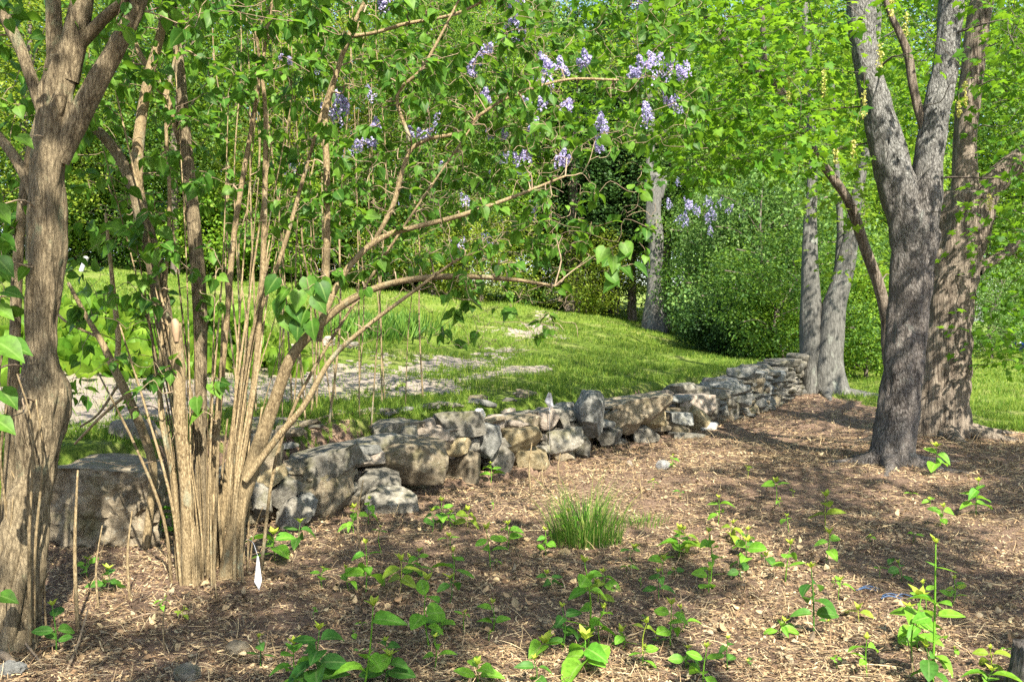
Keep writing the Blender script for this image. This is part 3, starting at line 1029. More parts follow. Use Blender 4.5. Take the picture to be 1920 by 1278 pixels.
# a few large leaves hanging in close at the left edge
big = [(8, 655, .13, 3.5), (22, 660, .12, 3.6), (15, 745, .10, 3.6), (4, 800, .10, 3.6), (20, 560, .09, 3.8), (8, 500, .10, 3.8), (6, 590, .09, 3.8), (12, 1130, .09, 3.9), (4, 400, .10, 3.9), (45, 270, .09, 4)]
bp = np.array([P(a - 12, b_ - 14, d_) for a, b_, s_, d_ in big])
grow(tw, nodesL, bp, .006, .002, .05, 8)
leaves(lf, HEART, bp, np.array([[1, -.2, -.5 + .4 * math.sin(i * 2.1)] for i in range(len(bp))]), np.array([[.2 * math.sin(i), -.6, .9] for i in range(len(bp))]), np.array([b_[2] for b_ in big]))
link("twigs", tw.mesh("twigs", g0), M['twig'], lil)
link("foliage", lf.mesh("foliage", g0), M['lilac_leaf'], lil)

# ---- many-stemmed lilac
SD = 5.15
g1 = np.array([*P(395, 1085, SD)[:2], 0])
g1[2] = gz(g1[0], g1[1])
shr = thing("many_stemmed_lilac", "lilac shrub of many pale stems fanning up before the wall", "lilac shrub", g1)
nl = []
STEMS = [
 ([(352, 1104, 32, 5.12), (350, 960, 26, 5.12), (342, 850, 26), (328, 740, 28), (306, 600, 38), (290, 500, 36), (268, 410, 34), (250, 350, 28), (222, 292, 24), (190, 252, 22), (158, 232, 17), (110, 190, 12)], 20, .08, 'lilac_bark'),
 ([(280, 450, 26), (258, 350, 26), (262, 250, 24), (278, 150, 22), (300, 70, 20), (312, 0, 18), (330, -150, 14)], 16, .08, 'stem_bark'),
 ([(378, 1100, 24), (377, 900, 25), (376, 700, 29), (374, 560, 32), (362, 400, 30), (352, 300, 28), (344, 220, 26), (338, 140, 23), (330, 60, 18), (318, -60, 14)], 20, .07, 'lilac_bark'),
 ([(350, 300, 18), (318, 200, 16), (298, 150, 14), (262, 100, 12), (235, 20, 10)], 10, .06, 'stem_bark'),
 ([(424, 1104, 38), (438, 1010, 33), (453, 940, 31), (481, 850, 31), (512, 760, 29), (545, 672, 26), (590, 618, 22), (645, 570, 19), (705, 540, 16), (770, 524, 14), (860, 518, 14), (960, 524, 10), (1040, 536, 6)], 20, .06, 'stem_bark'),
 ([(600, 610, 17), (630, 540, 15), (665, 488, 15), (715, 446, 14), (780, 425, 12), (860, 405, 11), (960, 370, 8), (1060, 330, 5)], 12, .05, 'stem_bark'),
 ([(700, 455, 10), (735, 390, 12), (752, 330, 11), (768, 285, 10), (800, 262, 9), (860, 248, 8), (905, 212, 7), (960, 180, 7), (1060, 150, 6), (1160, 150, 5)], 10, .05, 'stem_bark'),
 ([(460, 900, 17), (520, 820, 15), (570, 760, 14), (622, 672, 12), (690, 610, 10), (770, 550, 8), (850, 492, 6), (900, 470, 4)], 10, .04, 'stem_bark'),
 ([(598, 640, 14), (606, 580, 15), (612, 500, 16), (613, 400, 16), (612, 300, 15), (610, 215, 14), (634, 130, 12), (656, 62, 10), (690, -10, 8)], 10, .05, 'stem_bark'),
 ([(640, 70, 9), (700, 62, 8), (760, 45, 8), (840, 30, 7), (900, 5, 6), (960, -40, 4)], 8, .04, 'stem_bark'),
 ([(770, 265, 10), (745, 180, 8), (790, 130, 7), (830, 60, 6), (870, -20, 5)], 8, .04, 'stem_bark'),
 ([(395, 1098, 20), (398, 900, 18), (410, 760, 16), (425, 600, 14), (440, 430, 13), (470, 250, 11), (495, 100, 8), (520, -60, 6)], 10, .05, 'stem_bark'),
 ([(440, 1095, 18), (455, 900, 15), (478, 700, 13), (492, 520, 13), (497, 350, 12), (497, 200, 10), (480, 60, 7)], 10, .05, 'stem_bark'),
 ([(340, 1095, 14), (325, 900, 12), (300, 760, 10), (308, 560, 9), (318, 380, 9), (312, 200, 8), (340, 60, 6)], 8, .04, 'stem_bark'),
 ([(408, 1095, 14), (430, 850, 12), (470, 640, 11), (530, 470, 10), (570, 330, 9), (620, 160, 7), (680, 30, 5)], 8, .04, 'stem_bark'),
]
for i, (q, sd, rg, mt) in enumerate(STEMS):
    b = MB()
    dof = [0, .02, .08, .1, -.04, .0, .05, -.1, .05, .1, .08, .12, .1, -.05, .15][i]
    q = [(a[0], a[1], a[2] * (.92 if a[1] > 800 else .82), (a[3] if len(a) > 3 else SD) + dof) for a in q]
    nl.append(tube(b, trace(q), sd, 8, rg, .04, 40 + i, freq=20))
    link("stem", b.mesh("stem", g1), M[mt], shr)
b = MB()
tube(b, trace([(352, 1100, 18, 5.02), (348, 930, 20, 5.0), (338, 800, 22, 5.0), (336, 700, 23, 5.0), (328, 605, 24, 4.98)]), 14, 8, .05, .03, 60, cap=True, flat=True)
cs = link("stem", b.mesh("stem", g1), M['stem_bark'], shr)
cs["label"] = "sawn-off stem with a pale cut end"
b = MB()
tube(b, trace([(331, 640, 8, 4.955), (329.5, 620, 15, 4.954), (328, 603, 14, 4.957), (327, 598, 6, 4.962)]), 12, 5, .03, 0, 61)
link("cut_end", b.mesh("cut_end", g1), M['cut_wood'], cs)
b = MB()
r1 = random.Random(9)
ends = []
for i in range(74):
    x = r1.choice([r1.gauss(352, 17), r1.gauss(388, 14), r1.gauss(432, 20)])
    y0 = 1090 + r1.uniform(-34, 30)
    top = r1.choice([r1.uniform(760, 950), r1.uniform(420, 800), r1.uniform(120, 560)])
    lean = (x - 395) * r1.uniform(.3, 2.4) + r1.uniform(-35, 35)
    k = (1090 - top) / 500
    w = r1.uniform(3, 7.5)
    dd = SD + (1090 - y0) * .006 + r1.uniform(-.02, .06)
    pth = trace([(x, y0, w, dd), (x + lean * .12 * k + r1.uniform(-5, 5), y0 + (top - y0) * .33, w * .9, dd), (x + lean * .5 * k + r1.uniform(-7, 7), y0 + (top - y0) * .66, w * .75, dd + .05), (x + lean * k, top, w * .45, dd + r1.uniform(-.1, .2))])
    c = tube(b, pth, 6, 5, .04)
    if top < 600:
        nl.append(c[-8:])
sk = link("sucker_shoots", b.mesh("sucker_shoots", g1), M['stem_bark'], shr)
nodesS = np.concatenate(nl)
tg = px_targets([(430, 130, 640, -320, 150, 4.6, 6.8), (190, 140, 560, 100, 420, 4.6, 6.4), (60, 230, 420, 380, 760, 4.7, 5.5), (420, 560, 1000, -260, 160, 4.8, 7.2),
                 (330, 520, 1060, 100, 420, 4.8, 6.8), (95, 500, 960, 380, 540, 4.9, 6.0), (60, 820, 1090, 420, 640, 4.9, 5.9), (330, 900, 1330, -260, 280, 5.2, 7.4), (80, 960, 1240, 250, 500, 5.2, 6.4)], 14)
tw, lf = MB(), MB()
dr = grow(tw, nodesS, tg, .009, .0018, .10, 15, wig=.12)
kp = np.random.default_rng(3).uniform(size=len(tg)) < np.where(tg[:, 2] < 2.6, .55, .8)
lilac_leaves(lf, tg[kp], dr[kp], (.04, .088), (3, 8), 16)
# bare twigs hanging from the arching stem
bt = px_targets([(150, 600, 1080, 440, 660, 4.9, 5.6), (560, 430, 1060, 0, 470, 4.9, 6.8), (25, 130, 330, 520, 880, 4.8, 5.4)], 19)
grow(tw, nodesS, bt, .007, .0014, .16, 20, wig=.16)
cl = [(560, 545), (545, 570), (575, 580), (530, 560), (590, 555), (560, 600), (520, 520), (600, 530), (575, 520), (540, 540), (585, 600), (530, 590)]
cp = np.array([P(a, b_, 4.95 + .02 * (i % 3)) for i, (a, b_) in enumerate(cl)])
leaves(lf, HEART, cp, np.array([[.6 * math.sin(i * 1.9), -.3, -.8] for i in range(len(cp))]), np.array([[.3 * math.cos(i), -.7, .6] for i in range(len(cp))]), np.full(len(cp), .12))
grow(tw, nodesS, cp, .006, .002, .05, 21)
tl = [(1150, 480), (1165, 500), (1180, 470), (1140, 510), (1170, 455), (1155, 525), (1190, 495), (1135, 465), (275, 400), (300, 430), (265, 440), (290, 470), (250, 420), (310, 500), (395, 720), (370, 745), (380, 770), (205, 420), (215, 455), (190, 440)]
cp = np.array([P(a, b_, 5.0) for i, (a, b_) in enumerate(tl)])
leaves(lf, HEART, cp, np.array([[.8 * math.sin(i * 2.3), -.3, -.5] for i in range(len(cp))]), np.array([[.3 * math.cos(i), -.5, .8] for i in range(len(cp))]), np.full(len(cp), .105))
grow(tw, nodesS, cp, .006, .002, .05, 22)
link("twigs", tw.mesh("twigs", g1), M['twig'], shr)
link("foliage", lf.mesh("foliage", g1), M['lilac_leaf'], shr)

FLOW = (np.array([(-.5, 0, 0), (0, -.5, 0), (.5, 0, 0), (0, .5, 0), (0, 0, .25)], float), [np.array([(0, 1, 4), (1, 2, 4), (2, 3, 4), (3, 0, 4)])])
def panicle(mb, c, L, Wd, n, r, axis, fs=.0165):
    axis = norm(np.asarray(axis, float))
    s = r.uniform(0, 1, n) ** .8
    rad = Wd * .5 * (1 - s) ** .6 * (.6 + .4 * r.uniform(0, 1, n)) + .005
    dv = rand_dirs(n, r)
    dv = norm(dv - axis * np.sum(dv * axis, -1, keepdims=True))
    pos = c + axis * (s * L)[:, None] + dv * rad[:, None]
    leaves(mb, FLOW, pos, rand_dirs(n, r), dv + r.normal(size=(n, 3)) * .5, np.full(n, fs))
r2 = np.random.default_rng(44)
FL = [(1228, 135, 50, 6.0), (1290, 138, 32, 6.1), (1212, 215, 44, 6.0), (1122, 238, 36, 5.9), (1275, 192, 30, 6.2), (1186, 140, 26, 6.1), (1025, 150, 42, 5.8), (965, 55, 40, 5.8), (900, 105, 28, 5.6), (720, 10, 28, 5.5), (1192, 6, 30, 6.0), (628, 208, 40, 5.5), (700, 250, 34, 5.5), (1052, 300, 24, 5.8), (1000, 235, 24, 5.8), (905, 180, 26, 5.6), (1060, 200, 24, 5.9), (545, 120, 24, 5.5), (690, 265, 26, 5.6), (1050, 130, 26, 5.9), (960, 5, 30, 5.8), (1240, 112, 34, 6.05), (1205, 120, 26, 6.0), (1035, 122, 30, 5.85), (985, 40, 26, 5.75), (1262, 178, 24, 6.15), (640, 195, 30, 5.55), (1128, 270, 22, 5.9), (880, 130, 22, 5.6), (1010, 190, 26, 5.8), (780, 250, 24, 5.6), (1095, 110, 24, 5.9), (930, 250, 22, 5.7), (985, 290, 22, 5.8)]
fc = []
for (a, b_, w, d_) in FL:
    c = P(a, b_ + w * .4, d_)
    fc.append(c)
    mb = MB()
    s_ = w * d_ / F_PX
    for q in range(3):
        panicle(mb, c + r2.normal(size=3) * np.array([.03, .03, .02]), s_ * .95, s_ * .62, 75, r2, [r2.normal() * .5, r2.normal() * .4, 1])
    link("flower_cluster", mb.mesh("flower_cluster", g1), M['flower'], shr)
tw = MB()
grow(tw, nodesS, np.array(fc), .006, .002, .05, 23)
link("flower_stalks", tw.mesh("flower_stalks", g1), M['twig'], shr)

# ---- thin sapling in front of the slab
g2 = G(272, 1030)
sp = thing("lilac_sapling", "slender forked lilac sapling in front of the huge pitted slab", "sapling", g2)
b = MB()
n1 = tube(b, trace([(272, 1034, 15), (284, 930, 15), (286, 870, 16), (268, 810, 17), (240, 745, 17), (214, 690, 15), (190, 640, 11), (160, 590, 9), (128, 530, 6)], g2[1]), 10, 6, .05)
n2 = tube(b, trace([(215, 695, 11), (222, 640, 10), (214, 560, 9), (206, 480, 7), (198, 400, 5)], g2[1]), 8, 6, .05)
for q in ([(250, 735, 7), (310, 712, 6), (345, 730, 4)], [(236, 740, 6), (190, 780, 6), (140, 832, 5)], [(222, 720, 6), (185, 775, 5), (150, 800, 4)], [(180, 630, 6), (120, 600, 5), (90, 560, 4)]):
    tube(b, trace(q, g2[1]), 6, 5, .04)
link("stem", b.mesh("stem", g2), M['stem_bark'], sp)
tg = px_targets([(26, 110, 290, 420, 640, 4.7, 5.3), (8, 120, 240, 640, 800, 4.9, 5.3)], 25)
lf, tw = MB(), MB()
dr = grow(tw, np.concatenate([n1, n2]), tg, .005, .0015, .1, 26)
lilac_leaves(lf, tg, dr, (.05, .09), (2, 5), 27)
link("twigs", tw.mesh("twigs", g2), M['twig'], sp)
link("foliage", lf.mesh("foliage", g2), M['lilac_leaf'], sp)

# ---- second shrub of upright stems on top of the wall
g3 = np.array([*P(600, 780, 8.2)[:2], 0])
g3[2] = gz(g3[0], g3[1])
sh2 = thing("upright_lilac", "thin upright lilac thicket standing behind the wall in the left half", "lilac shrub", g3)
r1 = random.Random(12)
nl = []
allst = MB()
for i in range(26):
    x = r1.choice([r1.uniform(430, 640), r1.uniform(430, 800)])
    d_ = wall_d(x) + r1.uniform(.9, 2.6)
    gx = (x - CX) / F_PX * d_
    zb = gz(gx, d_)
    top = r1.uniform(-300, 200)
    p0 = np.array([gx, d_, zb - .03])
    p3 = P(x + r1.uniform(-70, 60), top, d_)
    w = r1.uniform(.005, .012)
    pth = np.array([[*(p0 + (p3 - p0) * s + np.array([r1.uniform(-.08, .08), r1.uniform(-.08, .08), 0]) * (0 < s < 1)), w * (1 - .6 * s)] for s in (0, .25, .5, .75, 1)])
    mb_ = MB()
    c = tube(mb_, pth, 7, 5, .05)
    link("stem", mb_.mesh("stem", g3), M['stem_bark'], sh2)
    nl.append(c[6:])
tg = px_targets([(430, 400, 1000, -200, 300, 7.6, 9.8), (190, 420, 960, 280, 490, 7.8, 9.6)], 29)
lf, tw = MB(), MB()
dr = grow(tw, np.concatenate(nl), tg, .007, .0018, .1, 30)
lilac_leaves(lf, tg, dr, (.04, .08), (4, 9), 31)
r8 = np.random.default_rng(88)
fb = np.array([P(a, b_, r8.uniform(8.4, 9.4)) for a, b_ in [(940, 310), (880, 402), (920, 462), (905, 345), (985, 330), (835, 330), (650, 300), (760, 380), (560, 330), (700, 190), (480, 210), (860, 470), (1000, 400), (600, 150), (820, 240)]])
grow(tw, np.concatenate(nl), fb, .006, .002, .05, 89)
for c in fb:
    mb = MB()
    for q in range(2):
        panicle(mb, c + r8.normal(size=3) * .03, .15, .10, 55, r8, [r8.normal() * .5, r8.normal() * .4, 1])
    link("flower_cluster", mb.mesh("flower_cluster", g3), M['flower'], sh2)
link("twigs", tw.mesh("twigs", g3), M['twig'], sh2)
link("foliage", lf.mesh("foliage", g3), M['lilac_leaf'], sh2)

# ---- the big trees on the right
def maple_sprays(mb, ends, dirs, per=(9, 16), size=(.07, .125), spread=.22, seed=0, tmpl=MAPLE):
    r = np.random.default_rng(seed)
    k = r.integers(per[0], per[1], len(ends))
    idx = np.repeat(np.arange(len(ends)), k)
    n = len(idx)
    h = r.normal(size=(n, 3)) * np.array([spread, spread, spread * .38])
    pos = ends[idx] + h
    tip = norm(norm(h) * 1.0 + dirs[idx] * .4 + np.array([0, 0, -.35]) + r.normal(size=(n, 3)) * .35)
    nr = np.array([0, 0, 1.0]) + r.normal(size=(n, 3)) * .42
    leaves(mb, tmpl, pos, tip, nr, r.uniform(*size, n))

def ell_targets(n, c, rad, seed, zmin=None, shell=.35):
    r = np.random.default_rng(seed)
    d = rand_dirs(n * 2, r)
    s = (shell + (1 - shell) * r.uniform(0, 1, n * 2)) ** .6
    p = np.asarray(c) + d * np.asarray(rad) * s[:, None]
    if zmin is not None:
        p = p[p[:, 2] > zmin + r.uniform(0, .5, len(p))]
    return p[:n]

def clumps_keep(p, seed, thr):
    """leaf clumps with open gaps between them"""
    q = p[:, :2] - np.array(to_sun[:2]) / to_sun[2] * (p[:, 2:3] - 7)
    q = np.hstack([q * np.array([1.25, .95]), np.zeros((len(p), 1))])
    return p[fbm(q, 77, 3) > thr]

def lobes_keep(p, seed, thr=.44, f=.55):
    return p[fbm(p * f, seed, 2) > thr]

FD, SDD = 8.9, 11.1
gA = np.array([*P(1668, 878, FD)[:2], 0]); gA[2] = gz(gA[0], gA[1])
ft = thing("front_maple", "forked dark-barked tree nearest on the right, splitting into two limbs", "tree", gA)
tr = MB()
nl = []
pt = trace([(1662, 910, 124), (1667, 880, 88), (1672, 850, 77), (1680, 800, 72), (1692, 700, 70), (1704, 600, 69), (1711, 500, 72), (1713, 440, 80), (1712, 400, 62), (1712, 375, 20)], FD)
nl.append(tube(tr, pt, 72, 22, .13, .04, 71, freq=20))
link("trunk", tr.mesh("trunk", gA), M['front_bark'], ft)
for i, q in enumerate(([(1708, 520, 40), (1702, 450, 60), (1690, 380, 66), (1668, 300, 61), (1645, 205, 53), (1622, 100, 49), (1612, 0, 50), (1604, -150, 44), (1590, -400, 34), (1560, -800, 20)],
          [(1716, 520, 40), (1724, 450, 56), (1734, 375, 58), (1743, 290, 51), (1754, 215, 50), (1769, 145, 46), (1779, 60, 43), (1785, 0, 43), (1800, -200, 36), (1830, -500, 26), (1870, -850, 14)],
          [(1730, 240, 14), (1722, 205, 15), (1712, 160, 15), (1704, 110, 15), (1690, 70, 13), (1668, 22, 10), (1640, -60, 7)])):
    b = MB()
    nl.append(tube(b, trace(q, FD), (48, 48, 10)[i], 14, .13, .04, 80 + i, freq=20))
    link("limb", b.mesh("limb", gA), M['front_bark' if i < 2 else 'second_bark'], ft)
nodesA = np.concatenate(nl)
tgA = np.concatenate([lobes_keep(ell_targets(640, (3.4, 8.4, 6.4), (4.4, 4.0, 3.4), 91, 3.3), 1, .42),
                      px_targets([(170, 1060, 1600, -60, 260, 7.0, 9.5), (80, 1250, 1600, 180, 330, 7.5, 9.6), (8, 1640, 1700, 100, 190, 8.2, 8.6), (26, 1700, 1930, -40, 120, 7.0, 8.6), (8, 1800, 1930, 250, 420, 7.5, 8.4)], 92)])
def clear_limbs(p, dmax, seed):
    px = CX + F_PX * p[:, 0] / p[:, 1]
    py = HOR - F_PX * (p[:, 2] - CAM_H) / p[:, 1]
    hid = (px > 1555) & (px < 1850) & (py > -90) & (py < 460) & (p[:, 1] < dmax)
    return p[~hid | (np.random.default_rng(seed).uniform(size=len(p)) < .07)]
tgA = clear_limbs(tgA, 9.3, 1)
tw, lf = MB(), MB()
dr = grow(tw, nodesA, tgA, .016, .003, .08, 93)
maple_sprays(lf, tgA, dr, (9, 16), (.07, .125), .2, 94)
link("twigs", tw.mesh("twigs", gA), M['wood_bark'], ft)
link("crown", lf.mesh("crown", gA), M['maple_leaf'], ft)
def roots(parent, g, r0, n, seed, mat, L=.55):
    r = np.random.default_rng(seed)
    for k in range(n):
        a = k * 6.28 / n + r.uniform(-.4, .4)
        dv = np.array([math.cos(a), math.sin(a), 0])
        l_ = L * r.uniform(.7, 1.3)
        sw = np.array([-dv[1], dv[0], 0]) * r.uniform(-.12, .12)
        b = MB()
        pts = []
        for f, h, w in ((.35, .26, .42), (.95, .07, .36), (1.35, .0, .24), (1.8, -.05, .12)):
            p = g + dv * r0 * f * (1 if f < 1 else 1 + (f - 1) * l_ / r0 / 1.2) + sw * (f - .5)
            pts.append([p[0], p[1], gz(p[0], p[1]) + h * r0 * 2, r0 * w])
        tube(b, np.array(pts), 16, 8, .16, .06, seed * 10 + k, freq=16)
        link("root", b.mesh("root", g), M[mat], parent)
roots(ft, gA, .23, 6, 5, 'front_bark', .3)
# hanging flower racemes
r2 = np.random.default_rng(45)
rc = [(1545, 150, 40), (1480, 160, 34), (1600, 275, 26), (1568, 290, 22), (1650, 100, 34), (1700, 40, 34), (1672, 12, 24), (1620, 190, 40), (1810, 170, 36), (1798, 200, 26), (1855, 375, 24)]
cs_ = []
for (a, b_, w) in rc:
    c = P(a, b_ - w * .5, 8.0)
    cs_.append(c)
    mb = MB()
    s_ = w * 8.0 / F_PX
    n = 60
    z = r2.uniform(0, 1, n)
    pos = c + np.stack([r2.normal(0, .012, n), r2.normal(0, .012, n), -z * s_ * 1.3], -1)
    leaves(mb, FLOW, pos, rand_dirs(n, r2), rand_dirs(n, r2), np.full(n, .02))
    tube(mb, np.array([[*c, .002], [*(c - np.array([0, 0, s_ * 1.3])), .0015]]), 4, 3)
    link("flower_raceme", mb.mesh("flower_raceme", gA), M['raceme'], ft)
tw = MB()
grow(tw, nodesA, np.array(cs_), .006, .002, .05, 46)
link("flower_stalks", tw.mesh("flower_stalks", gA), M['wood_bark'], ft)

gB = np.array([*P(1760, 828, SDD)[:2], 0]); gB[2] = gz(gB[0], gB[1])
st = thing("second_maple", "broad ridged-bark tree standing just behind the forked one at right", "tree", gB)
tr = MB()
nl = []
nl.append(tube(tr, trace([(1750, 850, 140), (1754, 826, 112), (1756, 795, 100), (1764, 700, 92), (1774, 600, 86), (1785, 500, 92), (1802, 425, 96), (1814, 370, 90)], SDD), 72, 20, .13, .075, 73, freq=18))
link("trunk", tr.mesh("trunk", gB), M['second_bark'], st)
for i, q in enumerate(([(1808, 430, 60), (1808, 330, 46), (1812, 230, 40), (1822, 140, 38), (1835, 50, 38), (1852, -60, 34), (1880, -300, 26), (1900, -600, 14)],
          [(1822, 430, 60), (1850, 362, 48), (1885, 320, 42), (1930, 280, 36), (1990, 200, 30), (2100, 50, 22), (2200, -200, 12)],
          [(1830, 505, 30), (1852, 494, 22), (1882, 478, 20), (1920, 445, 18), (1970, 400, 14), (2040, 360, 9)])):
    b = MB()
    nl.append(tube(b, trace(q, SDD), (28, 28, 14)[i], 10, .09, .06, 84 + i, freq=12))
    link("limb", b.mesh("limb", gB), M['second_bark'], st)
nodesB = np.concatenate(nl)
tgB = np.concatenate([lobes_keep(ell_targets(820, (6.6, 11.5, 7.0), (4.6, 4.4, 4.0), 95, 3.4), 2, .42),
                      px_targets([(85, 1835, 2060, 470, 690, 9.5, 11.5), (150, 1830, 2150, 40, 480, 9.5, 12.0), (60, 1500, 1850, -60, 200, 10, 13), (40, 1560, 1790, 100, 300, 11.5, 14)], 96)])
tgB = clear_limbs(tgB, 11.4, 2)
tw, lf = MB(), MB()
dr = grow(tw, nodesB, tgB, .016, .003, .05, 97)
maple_sprays(lf, tgB, dr, (9, 16), (.07, .125), .22, 98)
link("twigs", tw.mesh("twigs", gB), M['wood_bark'], st)
link("crown", lf.mesh("crown", gB), M['maple_leaf'], st)

roots(st, gB, .33, 7, 6, 'second_bark', .35)
gC = np.array([*P(1690, 840, 10.2)[:2], 0]); gC[2] = gz(gC[0], gC[1])
ln = thing("leaning_maple", "thin curving tree leaning left from behind the forked trunk", "tree", gC)
tr = MB()
nC = tube(tr, trace([(1694, 850, 30), (1680, 760, 24), (1664, 660, 21), (1662, 600, 21), (1648, 535, 21), (1624, 470, 20), (1604, 410, 19), (1588, 372, 17), (1562, 335, 17), (1530, 290, 15), (1500, 238, 15), (1472, 185, 17), (1440, 145, 17), (1402, 126, 17), (1370, 88, 15), (1330, 40, 12), (1290, -40, 8)], 10.2, -.06), 20, 8, .07, .04, 77, freq=14)
link("trunk", tr.mesh("trunk", gC), M['second_bark'], ln)
b = MB()
n2 = tube(b, trace([(1438, 150, 9), (1432, 90, 10), (1430, 30, 9), (1434, -50, 7)], 9.5), 8, 6, .05)
link("limb", b.mesh("limb", gC), M['wood_bark'], ln)
tgC = px_targets([(60, 1180, 1560, -60, 330, 8.4, 11), (26, 1500, 1680, 250, 420, 9.4, 11.5), (8, 1560, 1680, 420, 520, 10, 11.5)], 99)
tw, lf = MB(), MB()
dr = grow(tw, np.concatenate([nC, n2]), tgC, .010, .0025, .08, 100)
maple_sprays(lf, tgC, dr, (8, 14), (.07, .12), .22, 101)
link("twigs", tw.mesh("twigs", gC), M['wood_bark'], ln)
link("crown", lf.mesh("crown", gC), M['maple_light'], ln)

gD = np.array([*P(1545, 746, 17.0)[:2], 0]); gD[2] = gz(gD[0], gD[1])
gt = thing("grey_twin_tree", "grey lichen-barked tree with twin trunks at the wall's far end", "tree", gD)
nl = []
for i, q in enumerate(([(1524, 770, 70), (1524, 745, 54), (1523, 700, 46), (1522, 600, 40), (1519, 500, 32), (1518, 420, 25), (1522, 330, 19), (1518, 150, 15), (1500, -100, 10)],
          [(1558, 772, 110), (1557, 748, 78), (1556, 715, 60), (1556, 650, 52), (1563, 580, 46), (1580, 520, 37), (1592, 470, 29), (1605, 380, 20), (1628, 250, 15), (1650, 0, 10)],
          [(1560, 600, 22), (1564, 550, 19), (1572, 500, 16), (1576, 440, 13), (1570, 330, 10), (1560, 150, 7)])):
    b = MB()
    nl.append(tube(b, trace(q, 17.0 + .1 * (i == 1) * -1), 28, 10, .08, .05, 110 + i, freq=8))
    link(("trunk", "trunk", "limb")[i], b.mesh("trunk", gD), M['grey_bark'], gt)
roots(gt, gD + np.array([.14, 0, 0]), .34, 7, 8, 'grey_bark', .8)
tgD = np.concatenate([lobes_keep(ell_targets(260, (6.0, 17.5, 8.4), (4.0, 3.5, 4.6), 111, 4.2), 3, .42), px_targets([(16, 1500, 1640, 330, 480, 16, 18)], 113)])
tw, lf = MB(), MB()
dr = grow(tw, np.concatenate(nl), tgD, .02, .004, .05, 114)
maple_sprays(lf, tgD, dr, (10, 18), (.09, .15), .3, 115)
link("twigs", tw.mesh("twigs", gD), M['grey_bark'], gt)
link("crown", lf.mesh("crown", gD), M['maple_light'], gt)

# ---- unseen trees behind the camera, crowns shaped to throw the dappled shade
def shade_tree(x, y, c, rad, n, seed, label, thr):
    g = np.array([x, y, gz(x, y)])
    t = thing("shade_tree", label, "tree", g, "trees behind the viewpoint")
    tr = MB()
    nd = tube(tr, np.array([[x, y, g[2] - .1, .26], [x + .05, y, 1.5, .2], [x, y - .1, 3.5, .16], [c[0] * .5 + x * .5, c[1] * .5 + y * .5, c[2] * .75, .12], [c[0], c[1], c[2], .08], [c[0], c[1], c[2] + rad[2] * .8, .03]]), 20, 8, .08, .05, seed)
    link("trunk", tr.mesh("trunk", g), M['front_bark'], t)
    p = clumps_keep(ell_targets(n, c, rad, seed, None, .05), seed, thr)
    tw, lf = MB(), MB()
    dr = grow(tw, nd[12:], p, .02, .003, .05, seed + 1)
    maple_sprays(lf, p, dr, (12, 18), (.09, .14), .13, seed + 2)
    link("twigs", tw.mesh("twigs", g), M['wood_bark'], t)
    link("crown", lf.mesh("crown", g), M['maple_leaf'], t)
shade_tree(2.6, -3.4, (2.8, -1.6, 6.4), (3.8, 3.6, 1.4), 1000, 201, "leafy tree standing behind the viewpoint, shading the mulch", .525)
shade_tree(-3.8, -3.0, (-2.6, -1.6, 6.2), (3.6, 3.6, 1.4), 1000, 211, "leafy tree behind the viewpoint on the lilac side", .585)
shade_tree(8.6, 1.0, (7.4, 2.2, 6.8), (3.8, 3.6, 1.6), 1000, 221, "leafy tree out of view to the right of the bed", .515)
shade_tree(1.0, -8.0, (.8, -7.2, 8.0), (4.0, 3.2, 1.6), 900, 231, "leafy tree farthest behind the viewpoint", .54)

